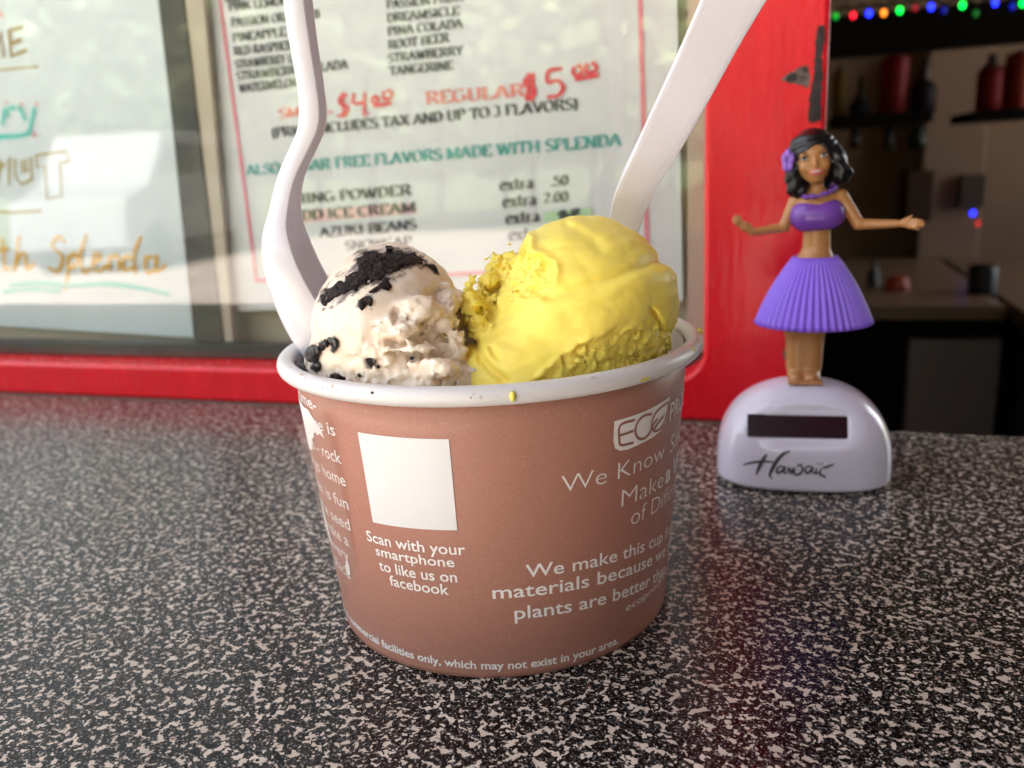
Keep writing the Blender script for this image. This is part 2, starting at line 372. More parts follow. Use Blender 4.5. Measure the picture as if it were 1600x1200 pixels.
# own bold serif letters: width, strokes; S = serif bar (x, y)
SER = {
 'A': (.78, [[(.06, 0), (.36, 1)], [(.38, 1), (.70, 0)], [(.18, .34), (.58, .34)]], [(.07, 0), (.68, 0)]),
 'B': (.70, [[(.16, 0), (.16, 1)], [(.16, 1)] + arc(.36, .76, .22, .24, 90, -90) + [(.16, .52)], [(.16, .5)] + arc(.38, .25, .26, .25, 90, -90) + [(.16, 0)]], [(.1, 0), (.1, 1)]),
 'C': (.70, [arc(.40, .5, .32, .5, 50, 310, 16)], []),
 'D': (.74, [[(.16, 0), (.16, 1)], [(.16, 1)] + arc(.32, .5, .34, .5, 90, -90, 12) + [(.16, 0)]], [(.1, 0), (.1, 1)]),
 'E': (.66, [[(.16, 0), (.16, 1)], [(.16, 1), (.58, 1)], [(.16, .5), (.46, .5)], [(.16, 0), (.60, 0)], [(.58, 1), (.58, .8)], [(.6, 0), (.6, .2)]], [(.1, 0), (.1, 1)]),
 'F': (.62, [[(.16, 0), (.16, 1)], [(.16, 1), (.58, 1)], [(.16, .5), (.46, .5)], [(.58, 1), (.58, .8)]], [(.16, 0), (.1, 1)]),
 'G': (.76, [arc(.40, .5, .32, .5, 50, 340, 16), [(.62, .42), (.62, .1)], [(.46, .44), (.74, .44)]], []),
 'H': (.80, [[(.16, 0), (.16, 1)], [(.64, 0), (.64, 1)], [(.16, .5), (.64, .5)]], [(.16, 0), (.16, 1), (.64, 0), (.64, 1)]),
 'I': (.38, [[(.19, 0), (.19, 1)]], [(.19, 0), (.19, 1)]),
 'J': (.52, [[(.34, 1), (.34, .2)] + arc(.2, .2, .14, .2, 0, -170, 6)], [(.34, 1)]),
 'K': (.78, [[(.16, 0), (.16, 1)], [(.20, .42), (.60, 1)], [(.32, .6), (.68, 0)]], [(.16, 0), (.16, 1), (.62, 1), (.68, 0)]),
 'L': (.64, [[(.16, 0), (.16, 1)], [(.16, 0), (.58, 0)], [(.58, 0), (.58, .22)]], [(.16, 1), (.1, 0)]),
 'M': (.96, [[(.14, 0), (.14, 1)], [(.16, 1), (.46, .1)], [(.48, .1), (.78, 1)], [(.80, 0), (.80, 1)]], [(.14, 0), (.1, 1), (.8, 0), (.84, 1)]),
 'N': (.80, [[(.14, 0), (.14, 1)], [(.14, 1), (.66, 0)], [(.66, 0), (.66, 1)]], [(.14, 0), (.1, 1), (.66, 1)]),
 'O': (.78, [arc(.39, .5, .31, .5, 0, 360, 20)], []),
 'P': (.66, [[(.16, 0), (.16, 1)], [(.16, 1)] + arc(.36, .74, .24, .26, 90, -90) + [(.16, .48)]], [(.16, 0), (.1, 1)]),
 'R': (.76, [[(.16, 0), (.16, 1)], [(.16, 1)] + arc(.36, .75, .24, .25, 90, -90) + [(.16, .5)], [(.40, .5), (.68, 0)]], [(.16, 0), (.1, 1), (.68, 0)]),
 'S': (.58, [arc(.30, .76, .2, .24, 30, 250, 10) + arc(.30, .25, .22, .25, 80, -150, 10)], []),
 'T': (.70, [[(.35, 0), (.35, 1)], [(.06, 1), (.64, 1)], [(.06, 1), (.06, .8)], [(.64, 1), (.64, .8)]], [(.35, 0)]),
 'U': (.78, [[(.16, 1), (.16, .3)] + arc(.40, .3, .24, .3, 180, 360, 10) + [(.64, 1)]], [(.16, 1), (.64, 1)]),
 'V': (.76, [[(.08, 1), (.38, 0)], [(.39, 0), (.68, 1)]], [(.1, 1), (.68, 1)]),
 'W': (1.02, [[(.08, 1), (.32, 0)], [(.33, 0), (.5, .8)], [(.5, .9), (.72, 0)], [(.73, 0), (.94, 1)]], [(.1, 1), (.5, 1), (.92, 1)]),
 'X': (.74, [[(.1, 1), (.66, 0)], [(.64, 1), (.1, 0)]], [(.1, 0), (.1, 1), (.64, 0), (.64, 1)]),
 'Y': (.74, [[(.08, 1), (.36, .48)], [(.66, 1), (.37, .48)], [(.37, .48), (.37, 0)]], [(.1, 1), (.66, 1), (.37, 0)]),
 'Z': (.64, [[(.08, 1), (.56, 1)], [(.56, 1), (.06, 0)], [(.06, 0), (.58, 0)], [(.58, 0), (.58, .2)]], []),
 'e': (.52, [[(.08, .36), (.44, .36)] + arc(.26, .34, .19, .33, 5, 320, 12)], []),
 'x': (.54, [[(.08, .66), (.46, 0)], [(.45, .66), (.08, 0)]], [(.1, 0), (.1, .66), (.44, 0), (.44, .66)]),
 't': (.38, [[(.17, .9), (.17, .1), (.32, .04)], [(.04, .64), (.34, .64)]], []),
 'r': (.44, [[(.14, 0), (.14, .66)], [(.14, .4), (.26, .62), (.38, .6)]], [(.14, 0)]),
 'a': (.52, [[(.10, .56), (.24, .66), (.38, .54), (.38, .1), (.48, .03)], [(.38, .4), (.16, .3), (.10, .14), (.2, .02), (.38, .14)]], []),
 '0': (.54, [arc(.27, .5, .2, .5, 0, 360, 16)], []),
 '2': (.54, [arc(.26, .72, .18, .28, 160, -30, 8) + [(.08, .04)], [(.08, .04), (.46, .04)]], []),
 '3': (.54, [arc(.24, .75, .18, .25, 150, -80, 8) , arc(.24, .26, .21, .26, 80, -150, 8)], []),
 '5': (.54, [[(.44, 1), (.16, 1)], [(.15, 1), (.13, .56)], [(.13, .56)] + arc(.24, .3, .22, .3, 80, -150, 9)], []),
 '7': (.54, [[(.08, 1), (.46, 1)], [(.46, 1), (.2, 0)]], []),
 '.': (.26, [[(.13, 0), (.13, .15)]], []), ',': (.26, [[(.15, .15), (.10, -.12)]], []), '-': (.4, [[(.06, .4), (.34, .4)]], []),
 '(': (.36, [arc(.34, .4, .2, .62, 115, 245, 8)], []), ')': (.36, [arc(.02, .4, .2, .62, 65, -65, 8)], []), ' ': (.32, [], []), '*': (.4, [[(.2, .5), (.2, 1)], [(.04, .62), (.36, .88)], [(.36, .62), (.04, .88)]], []),
}
def serif_geo(body, weight=.17):
    V = []; Fc = []; x = 0; depth = []
    wf = lambda k, t: .06 + (weight-.06) * abs(t[0]*math.cos(R_(112)) + t[1]*math.sin(R_(112)))**1.5
    k = 0
    for ch in body:
        wd, st, se = SER[ch]
        for s in st:
            if len(s) == 2: s = [np.array(s[0]) + (np.array(s[1])-np.array(s[0]))*t for t in np.linspace(0, 1, 3)]
            v, f = ribbon([(x+p[0], p[1]) for p in s], wf); n = len(V); V += v.tolist(); Fc += [tuple(i+n for i in q) for q in f]; depth += [k] * len(v); k += 1
        for (sx, sy) in se:
            n = len(V); yy = sy + (.03 if sy < .5 else -.03); V += [[x+sx-.13, yy-.03], [x+sx+.13, yy-.03], [x+sx+.13, yy+.03], [x+sx-.13, yy+.03]]; Fc.append((n, n+1, n+2, n+3)); depth += [k]*4; k += 1
        x += wd
    return np.array(V), Fc, np.array(depth) % 7
def words(V, Fc, gap):
    """split lettering into words at the blanks"""
    iv = sorted((min(V[i][0] for i in f), max(V[i][0] for i in f), k) for k, f in enumerate(Fc)); out = []; cur = []; hi = None
    for a, b, k in iv:
        if hi is not None and a > hi + gap: out.append(cur); cur = []
        cur.append(k); hi = b if hi is None else max(hi, b)
    out.append(cur); return out
def word_objs(name, P, Fc, grp, mat, parent):
    for g in grp:
        used = sorted({i for k in g for i in Fc[k]}); mp = {i: n for n, i in enumerate(used)}
        mesh_obj(name, [tuple(P[i]) for i in used], [tuple(mp[i] for i in Fc[k]) for k in g], mat, parent, smooth=False)
def wall_text(name, geo, p0, p1, caph_px, off, mat, parent, unit=None):
    """flat lettering lying on the sheet at depth off, running from pixel p0 to p1 along its base line"""
    V, Fc = geo[0], geo[1]; dep = geo[2] if len(geo) > 2 else np.zeros(len(V))
    a = np.array(wl(*p0, off)); b = np.array(wl(*p1, off)); u = unit if unit else V[:, 0].max()
    c = np.array(wl(p0[0], p0[1]-caph_px, off)); ch = (c-a)[1] / (1.0 if len(geo) > 2 else CAPH)
    up = np.array([(c-a)[0]*.0, 1.0]); P = a + V[:, :1]/u*(b-a) + V[:, 1:]*ch*up
    VV = [(p[0], off - .003 - .0009*d, p[1]) for p, d in zip(P, dep)]
    return word_objs(name, VV, Fc, words(V, Fc, .24), mat, parent)
def wall_stroke(name, strokes, wpx_, off, mat, parent, smooth=True):
    V = []; Fc = []
    for k, s in enumerate(strokes):
        s2 = catmull(s, 5) if smooth and len(s) > 2 else catmull([s[0], s[-1]], 4) if len(s) == 2 else [np.array(p) for p in s]
        pts = [wl(p[0], p[1], off) for p in s2]
        wdt = wpx_ * wpx(off)
        v, f = ribbon(pts, lambda q, t: wdt*(.8+.3*abs(math.sin(7*q+k)))); n = len(V)
        V += [(p[0], off - .004 - .0008*(k % 9), p[1]) for p in v]; Fc += [tuple(i+n for i in q) for q in f]
    return mesh_obj(name, V, Fc, mat, parent, smooth=False)

# ================================================================== SETTING
# counter (top at z = 0)
wall = dict(loc=tuple(WO), rz=WYAW)
o = box_obj('counter', (-22, 7.0, -5.4, -.001, -.55, 0), m_counter, bevel=.05, seg=3)
o.location = WO; o.rotation_euler = (0, 0, WYAW); setp(o, kind='structure')

# red window surround: sill board and post in one routed piece
win = empty('serving_window', 'red painted window surround with rounded inner corner, glass pane and dark track, behind the cup', 'window', **wall)
ZT = 9.0
sL, sR, zS = -.13, .735, .35
pts = [(-18, 0), (sR, 0), (sR, ZT), (sL, ZT)]
rc = .26
for a in np.linspace(0, 90, 9): pts.append((sL - rc + rc*math.cos(R_(-a)) , zS + rc + rc*math.sin(R_(-a))))
pts.append((-18, zS))
bm = bmesh.new(); vs = [bm.verts.new((p[0], 0, p[1])) for p in pts]; f = bm.faces.new(vs)
e = bmesh.ops.extrude_face_region(bm, geom=[f]); bmesh.ops.translate(bm, verts=[v for v in e['geom'] if isinstance(v, bmesh.types.BMVert)], vec=(0, .42, 0))
fr = bm_obj('frame', bm, m_red, win, smooth=True, bevel=.045, seg=4)
fr.modifiers['bevel'].harden_normals = True
# glass pane with its real thickness
box_obj('glass_pane', (-18, -.17, .34, .375, .372, ZT), m_glass, win)
box_obj('window_track', (-18, -.16, .395, .56, .36, .50), m_track, win, bevel=.01)
box_obj('inner_jamb', (-.30, -.16, .40, .75, .50, ZT), m_alu, win)
def skew_bar(name, l0, l1, r0, r1, off, th, mat, parent):
    P = [wl(*q, off) for q in (l0, l1, r1, r0)]
    # extend up past the frame
    def ext(a, b): d = np.array(a)-np.array(b); return tuple(np.array(a) + d*1.2)
    P0 = ext(P[0], P[1]); P3 = ext(P[3], P[2])
    V = [(P0[0], off, P0[1]), (P[1][0], off, P[1][1]), (P[2][0], off, P[2][1]), (P3[0], off, P3[1])]
    V += [(a, b+th, c) for a, b, c in V]
    o = mesh_obj(name, V, [(0, 1, 2, 3), (7, 6, 5, 4), (0, 4, 5, 1), (1, 5, 6, 2), (2, 6, 7, 3), (3, 7, 4, 0)], mat, parent, smooth=False); return fix_normals(o)
skew_bar('dark_gap_bar', (247, 0), (309, 534), (286, 0), (349, 534), .44, .10, m_gap, win)  # dark bar drawn in place of the gap onto the unlit inside
skew_bar('metal_strip', (287, 0), (350, 534), (318, 0), (364, 534), .46, .06, m_alu, win)
box_obj('backing_board', (-18, -.305, .80, .9, .36, ZT), m_card, win)
# paint wear on the post
def patch(name, px, off, mat, parent, jag=.006, th=.004):
    P = []
    rr = random.Random(len(px)*13+int(px[0][0]))
    for a, b in zip(px, px[1:]+px[:1]):
        n = max(2, int(math.hypot(a[0]-b[0], a[1]-b[1])/2.5))
        for k in range(n):
            t = k/n; s, z = wl(a[0]+(b[0]-a[0])*t, a[1]+(b[1]-a[1])*t, off); P.append((s+rr.uniform(-jag, jag), off, z+rr.uniform(-jag, jag)))
    return mesh_obj(name, P, [tuple(range(len(P)))], mat, parent, smooth=False)
patch('bare_patch', [(1277, 40), (1288, 38), (1290, 60), (1284, 85), (1286, 120), (1283, 150), (1283, 190), (1262, 192), (1265, 150), (1270, 125), (1272, 105), (1274, 70)], -.003, m_baredark, win)
patch('bare_patch', [(1219, 125), (1232, 114), (1247, 106), (1263, 102), (1266, 122), (1264, 139), (1252, 133), (1236, 131)], -.004, m_baregrey, win, .009)
patch('bare_patch', [(1226, 125), (1240, 113), (1247, 116), (1244, 127), (1233, 129)], -.0065, m_baredark, win, .006)
patch('bare_patch', [(1252, 104), (1261, 103), (1263, 112), (1256, 114)], -.0065, m_baredark, win, .004)
patch('bare_patch', [(1223, 547), (1231, 544), (1234, 553), (1231, 561), (1224, 560)], -.003, m_baregrey, win, .003)

# ------------------------------------------------------------------ left poster
OFFP = .60
def sheet(name, label, cat, corners, off, mat):
    P = [wl(*q, off) for q in corners]; r = empty(name, label, cat, **wall)
    V = [(p[0], off, p[1]) for p in P] + [(p[0], off+.012, p[1]) for p in P]
    s = mesh_obj('sheet', V, [(0, 1, 2, 3), (7, 6, 5, 4), (0, 4, 5, 1), (1, 5, 6, 2), (2, 6, 7, 3), (3, 7, 4, 0)], mat, r, smooth=False); fix_normals(s); return r
poster = sheet('hand_lettered_poster', 'pale poster with gold and teal marker lettering behind the left window', 'poster', [(-500, 478), (303, 528), (192, -560), (-620, -560)], .66, m_poster)
OFFP = .655
wall_stroke('gold_lettering', [
 # th Splenda
 [(4, 372), (6, 400), (8, 420), (16, 418)], [(-6, 392), (14, 388)], [(30, 368), (26, 400), (22, 424), (32, 398), (40, 398), (42, 420), (54, 412)],
 [(102, 378), (92, 370), (82, 384), (98, 402), (90, 424), (76, 418)], [(108, 398), (106, 430), (102, 452)], [(106, 404), (118, 396), (120, 412), (108, 420)],
 [(136, 366), (126, 400), (132, 426), (142, 418)], [(146, 412), (158, 402), (150, 396), (146, 412), (154, 424), (168, 414)],
 [(172, 398), (172, 424)], [(172, 404), (184, 400), (186, 424)], [(206, 404), (194, 402), (194, 422), (208, 418)], [(220, 370), (210, 398), (212, 428)],
 [(240, 402), (228, 404), (230, 426), (244, 420)], [(246, 398), (244, 424), (260, 414)]], 7, OFFP, m_ygold, poster)
wall_stroke('teal_underline', [[(14, 446), (60, 442), (110, 446), (170, 444), (220, 450), (265, 460)], [(4, 456), (50, 452), (94, 455)]], 9, OFFP-.01, m_tealm, poster)
wall_stroke('nut_lettering', [[(56, 243), (104, 236), (108, 252), (94, 255), (96, 306), (74, 311), (70, 258), (58, 262), (56, 243)],
 [(48, 245), (50, 280), (34, 288), (24, 276), (24, 248)], [(34, 250), (36, 270), (42, 268), (40, 248)], [(14, 290), (16, 246), (4, 262), (2, 250), (-4, 288)], [(-20, 330), (20, 332), (66, 329)]], 4, OFFP, m_gold, poster, smooth=False)
wall_stroke('brown_lettering', [[(36, 42), (14, 48), (18, 88), (42, 78)], [(16, 68), (34, 62)], [(-10, 52), (-8, 92), (2, 50), (6, 90)]], 7, OFFP, m_brownm, poster, smooth=False)
wall_stroke('green_rule', [[(-40, 112), (0, 109), (60, 104)]], 3, OFFP, m_gold, poster)
wall_stroke('teal_lettering', [[(4, 196), (8, 168), (14, 182)], [(12, 170), (24, 168)], [(30, 166), (40, 188)], [(54, 168), (46, 208), (34, 212), (0, 214), (-20, 216)]], 9, OFFP, m_tealm, poster, smooth=False)
for dt in ([(9, 158), (10, 162)], [(33, 160), (34, 165)], [(57, 160), (58, 165)], [(53, 206), (54, 214)], [(0, 18), (3, 26)]): wall_stroke('orange_dot', [dt], 5, OFFP-.01, m_palered, poster)

# ------------------------------------------------------------------ menu sheet
menu = sheet('menu_sheet', 'printed price menu with pink border behind the window glass, behind the ice cream', 'menu', [(359, 486), (1067, 472), (1058, 0), (1056, -560)], .58, m_paper)
# left edge of the sheet leans: widen it with a second leaf
o = [c for c in menu.children if c.name.startswith('sheet')][0]
pl = [wl(*q, .58) for q in ((360, 486), (1067, 470), (1058, 0), (1050, -420), (262, -420), (322, 200))]
me = bpy.data.meshes.new('sheet'); bm = bmesh.new(); vs = [bm.verts.new((p[0], .58, p[1])) for p in pl]; f = bm.faces.new(vs)
e = bmesh.ops.extrude_face_region(bm, geom=[f]); bmesh.ops.translate(bm, verts=[v for v in e['geom'] if isinstance(v, bmesh.types.BMVert)], vec=(0, .01, 0)); bmesh.ops.recalc_face_normals(bm, faces=bm.faces)
bm.to_mesh(me); bm.free(); me.materials.append(m_paper); o.data = me
OM = .575
wall_stroke('pink_border', [[(290, -420), (344, 0), (401, 438)], [(399, 438), (700, 429), (1014, 412)], [(1012, 412), (1000, 0), (992, -420)]], 6.5, OM, m_pink, menu, smooth=False)
def srow(t, a, b, h, mat=m_ink, name='text_line', wgt=.22): return wall_text(name, serif_geo(t, wgt), a, b, h, OM, mat, menu)
for t, a, b in (('ORANGE', (352, 4), (378, 1)), ('PINK LEMONADE', (358, 18), (482, 3)), ('PASSION ORANGE II', (362, 42), (500, 28)), ('PINEAPPLE', (364, 66), (448, 56)),
                ('RED RASPBERRY', (366, 87), (478, 75)), ('STRAWBERRY LIME', (368, 108), (480, 95)), ('STRAWBERRY COLADA', (370, 126), (545, 107)), ('WATERMELON', (374, 145), (464, 135)),
                ('PASSION FRUIT', (604, 14), (728, 1)), ('DREAMSICLE', (605, 35), (719, 23)), ('PINA COLADA', (606, 56), (724, 43)), ('ROOT BEER', (607, 77), (703, 65)), ('STRAWBERRY', (607, 98), (725, 85)), ('TANGERINE', (609, 118), (709, 108))):
    srow(t, a, b, 13.5)
srow('(PRICE INCLUDES TAX AND UP TO 3 FLAVORS)', (425, 215), (903, 170), 15)
srow('SMALL', (436, 185), (520, 176), 15, m_palered)
srow('REGULAR', (665, 163), (822, 150), 19, m_palered)
srow('ALSO SUGAR FREE FLAVORS MADE WITH SPLENDA', (386, 274), (972, 227), 16, m_teal)
srow('LI HING POWDER', (430, 321), (645, 304), 15)
srow('ADD ICE CREAM', (455, 345), (651, 331), 15)
srow('AZUKI BEANS', (500, 371), (652, 358), 15)
srow('SNOWCAP', (540, 391), (645, 383), 14)
for y, p in ((298, '.50'), (324, '2.00'), (350, None), (376, '.50')):
    srow('extra', (781+(y-298)*.18, y), (834+(y-298)*.18, y-4), 19)
    if p: srow(p, ((860 if p == '.50' else 849), y-7), (889, y-10), 15)
patch('highlight', [(452, 350), (452, 330), (618, 318), (650, 318), (652, 333)], OM-.0005, m_pinkhl, menu, .002).location = (0, .0035, 0)
patch('green_tag', [(850, 347), (851, 331), (924, 324), (925, 340)], OM-.006, m_green, menu, .001)
wall_stroke('tag_scribble', [[(872, 336), (882, 330), (884, 342)], [(892, 331), (904, 328), (896, 342)], [(874, 340), (900, 334)]], 6, OM-.008, m_ink, menu)
def price(strokes, wd): wall_stroke('marker_price', strokes, wd, OM-.004, m_redink, menu)
price([[(543, 148), (532, 152), (531, 162), (543, 167), (540, 178), (527, 181)], [(536, 144), (537, 184)], [(553, 146), (552, 161), (572, 160)], [(570, 144), (569, 182)], [(584, 151), (581, 158), (588, 161), (592, 153), (584, 151)], [(601, 142), (599, 152), (607, 155), (613, 147), (606, 140)], [(583, 166), (612, 161)], [(575, 177), (577, 178)]], 5.2)
price([[(836, 119), (822, 123), (821, 133), (835, 138), (833, 151), (820, 153)], [(826, 114), (824, 158)], [(833, 114), (831, 158)], [(879, 107), (858, 111), (856, 128), (872, 126), (880, 137), (872, 149), (855, 152)], [(898, 104), (895, 114), (903, 118), (910, 110), (903, 101)], [(918, 99), (915, 110), (924, 114), (932, 106), (925, 97)], [(898, 124), (936, 117)]], 6.0)

# ================================================================== CUP
cup = empty('paper_cup', 'round brown paper cup with white rolled rim, holding two scoops', 'cup')
H = 1.3276; ZW = 1.247; RB, RT_ = .8175, .9265
Rz = lambda z: RB + (RT_-RB)*z/ZW
prof = [(RB-.012, .0), (RB, .006)] + [(Rz(z), z) for z in np.linspace(.03, ZW+.02, 10)] + [(Rz(z)-.018, z) for z in np.linspace(ZW+.02, .06, 10)] + [(.55, .055), (.01, .055)]
o = mesh_obj('cup_wall', *lathe(prof, 160), m_cup, cup); fix_normals(o)
inner = [(Rz(z)-.0195, z) for z in np.linspace(.07, H-.04, 8)]
o = mesh_obj('inner_wall', *lathe(inner, 128), m_cupwhite, cup)
t = .0403; rimp = [(1-t + t*math.cos(a)*1.0, H-t + t*math.sin(a)) for a in np.linspace(0, 2*PI, 21)[:-1]]
rimp = [(r if r > 1-t-.03 else r, z) for r, z in rimp]
o = mesh_obj('rim', *lathe(rimp, 160, close=True), m_cupwhite, cup); fix_normals(o)
# collar between wall and roll
o = mesh_obj('rim_collar', *lathe([(Rz(ZW)-.004, ZW-.01), (1-t-.01, H-2*t-.004), (1-t, H-t)], 128), m_cupwhite, cup)
def cyl(ph, z, off=.003):
    r = Rz(z) + off; a = R_(ph); return (r*math.sin(a), -r*math.cos(a), z)
def cup_patch(name, poly, mat, off=.003, parent=cup, nsub=14):
    """polygon in (angle, height) wrapped onto the cup: grid strips"""
    bm = bmesh.new(); vs = [bm.verts.new((p[0], 0, p[1])) for p in poly]; bm.faces.new(vs)
    x0 = min(p[0] for p in poly); x1 = max(p[0] for p in poly)
    for k in range(1, nsub):
        bmesh.ops.bisect_plane(bm, geom=bm.verts[:]+bm.edges[:]+bm.faces[:], plane_co=(x0+(x1-x0)*k/nsub, 0, 0), plane_no=(1, 0, 0))
    for v in bm.verts: v.co = cyl(v.co.x, v.co.z, off)
    return bm_obj(name, bm, mat, parent)
def cup_text(body, ph0, ph1, zf, caph, mat=m_print, bold=.012, name='lettering', off=.003, res=3, shear=0):
    V, Fc = text_geo(body, bold, res); W = V[:, 0].max()
    P = []
    for x, y in V:
        ph = ph0 + (x + shear*y)/W*(ph1-ph0); P.append(cyl(ph, zf(R_(ph)) + y/CAPH*caph, off))
    return word_objs(name, P, Fc, words(V, Fc, .17), mat, cup)
# blank white square (its code is left out)
cup_patch('white_label', [(-35.9, .702), (-10.2, .714), (-10.1, 1.107), (-35.8, 1.106)], M('white_sticker', (.70, .69, .70), .4), .003)
fl = lambda z: (lambda p: z)
cup_text('Scan with your', -39.5, -8.6, lambda p: .603, .049)
cup_text('smartphone', -36.8, -11.9, lambda p: .545, .044)
cup_text('to like us on', -36.4, -11.6, fl(.474), .049)
cup_text('facebook', -33.2, -14.3, fl(.412), .049)
qz = lambda z0: (lambda p: z0 - .070*p*p)
cup_text('We make this cup from', 7.1, 76, qz(.486), .058, bold=.008)
cup_text('materials because we think', -2.2, 83, qz(.397), .060, bold=.010)
cup_text('plants are better than', 3.5, 67, qz(.293), .060, bold=.010)
cup_text('ecoproducts.com', 40.1, 83, lambda p: .186-.004*p, .036, bold=.0)
cup_text('We Know', 17.3, 55.5, fl(.842), .074, bold=-.013)
cup_text('Small', 60.2, 80, fl(.838), .08, bold=-.013)
cup_text('Make', 36.1, 56.6, lambda p: .722-.02*p, .078, bold=-.013)
cup_text('a World', 58.2, 92, lambda p: .722-.02*p, .085, bold=.03)
cup_text('of Difference', 40.3, 86, lambda p: .620-.025*p, .078, bold=-.013)
cup_text('only compostable in commercial facilities only, which may not exist in your area.', -97, 37.6, lambda p: .050-.018*p-.0*p*p, .038, bold=.022)
# logo
logo = [(32.4, 1.103), (43, 1.105), (56.3, 1.118), (56.0, 1.06), (54.8, 1.01), (52, .982), (48, .972), (37.5, .962), (34.8, .967), (33, .985), (32.3, 1.02)]
cup_patch('logo_shield', logo, m_print, .003)
def cup_ribbon(name, strokes, wdt, mat, off, sx=.87*PI/180, smooth=True):
    V = []; Fc = []
    for k, s in enumerate(strokes):
        s2 = catmull(s, 5) if (smooth and len(s) > 2) else catmull([s[0], s[-1]], 5) if len(s) == 2 else s
        v, f = ribbon([(p[0]*sx, p[1]) for p in s2], wdt); n = len(V)
        V += [cyl(p[0]/sx, p[1], off+.0006*k) for p in v]; Fc += [tuple(i+n for i in q) for q in f]
    return mesh_obj(name, V, Fc, mat, cup, smooth=False)
cup_ribbon('logo_letter', [[(39.5, 1.084), (34.4, 1.08), (34.2, 1.02), (35.0, .992), (39.5, .985)], [(34.4, 1.036), (39.2, 1.038)],
    [(46.5, 1.082), (43, 1.088), (40.6, 1.07), (39.8, 1.035), (41, 1.0), (43.6, .986), (46, 1.0), (47.4, 1.03), (49.4, 1.05)],
    [(55.1, 1.10), (50.4, 1.092), (47.6, 1.07), (46.6, 1.03), (48.2, 1.0), (50.8, .994), (53.2, 1.01), (54.6, 1.05), (55.1, 1.10)], [(47.8, 1.01), (50.2, 1.03), (52.6, 1.048)]], .011, m_brownink, .0048)
cup_text('PRODUCTS', 57.6, 96, fl(1.0), .082, bold=0)
# left printed band: hatch, hills and text
hs = []
for k in range(96):
    z0 = .30 + k*.0105
    hs.append([(-66, z0-.12), (-44.9 - 6*max(0, .75-z0), z0+.10)])
    # fine diagonal hatching
cup_ribbon('hatching', [h for h in hs if h[1][1] < 1.225], .0018, m_printf, .0022, smooth=False)
for t_, p1, z, wd in (('time-', -53.0, 1.150, 16), ('where is', -45.2, 1.062, 24), ('planet b - rock', -44.8, .938, 34), ('or go home', -44.8, .835, 28), ('ocean is fun', -45.6, .722, 32), ('in the seed', -46.8, .617, 30), ('to make a', -49.6, .527, 26), ('in every', -51.5, .440, 22), ('place', -53, .345, 14)):
    cup_text(t_, p1-wd, p1, fl(z), .055, bold=.008)
cup_patch('hill_print', [(-75, 1.16), (-64, 1.13), (-60, 1.135), (-56, 1.10), (-53, 1.07), (-51.5, 1.03), (-54, 1.045), (-56, 1.03), (-58, 1.04), (-60, 1.0), (-62, .99), (-64, .93), (-70, .90), (-76, .9)], m_print, .0042)
cup_patch('hill_print', [(-76, .66), (-71, .64), (-68, .60), (-66, .50), (-66, .44), (-72, .5), (-78, .5)], m_print, .0042)
cup_patch('leaf_print', [(-56, .40), (-54.5, .41), (-52.6, .46), (-52, .41), (-52.5, .375), (-54, .36)], m_print, .0042)
# drips and smears on the rim
def blob(name, px, py, ang_z, r, mat, parent):
    pass
def rim_pt(ph, th, off=0):
    a = R_(ph); rr = 1-t + (t+off)*math.cos(R_(th)); return Vector((rr*math.sin(a), -rr*math.cos(a), H-t+(t+off)*math.sin(R_(th))))
def smear(name, ph, th0, th1, wdeg, mat, thick=.006):
    rings = []; n = 9
    for i in range(n):
        k = i/(n-1); th = th0+(th1-th0)*k; ww = wdeg*math.sqrt(max(.02, 1-(2*k-1)**2)); ring = []
        for j in range(10):
            a = 2*PI*j/10; ring.append(rim_pt(ph+ww*math.cos(a), th, thick*max(0, math.sin(a))*math.sqrt(max(.02, 1-(2*k-1)**2)) + .0008))
        rings.append(ring)
    o = mesh_obj(name, *loft(rings), mat, cup); return fix_normals(o)
smear('ice_cream_drip', 5.3, 30, -28, .75, m_yellow, .012)
smear('ice_cream_drip', 82, 75, 30, 2.4, m_yellow, .016)
smear('ice_cream_drip', 38, -10, -35, 1.8, m_yellow, .003)
smear('ice_cream_drip', 62, 60, 20, 1.0, m_yellow, .003)
m_stain = M('pale_cream_stain', (.62, .50, .40), .45)
for ph_, a_, b_, w_ in ((-38, 44, 22, .5), (-41, 20, 8, .3), (-1.5, 18, -2, .35), (-3.0, 30, 20, .22), (2.0, 12, 6, .2), (-52, 70, 50, 1.2), (24, 60, 48, .8)): smear('stain', ph_, a_, b_, w_, m_stain, .0012)
smear('ice_cream_drip', 70, 65, 5, .5, m_yellow, .0025); smear('ice_cream_drip', 74, 50, -5, .35, m_yellow, .002)
smear('crumb', -26, 32, 18, .35, m_cookie, .006)
smear('crumb', -3.5, 10, 2, .16, m_cookie, .004)
smear('crumb', -49, 50, 46, .15, m_cookie, .003)

# ================================================================== ICE CREAM
PXU = .0028      # one photo pixel at the scoops, in scene units
def chart_px(px, c=None, r=None): return (px[0], px[1])
def chart(p, c=None):
    d = p - CAM; z = d @ _F; return np.stack([800 + FPX*(d @ _R)/z, 600 - FPX*(d @ _U)/z], -1)

def clip_cup(f, p, r0=.885, k=.03):
    rr = np.hypot(p[:, 0], p[:, 1]); return smax(f, rr - np.where(p[:, 2] < 1.36, r0, r0+.25*(p[:, 2]-1.36)), k)

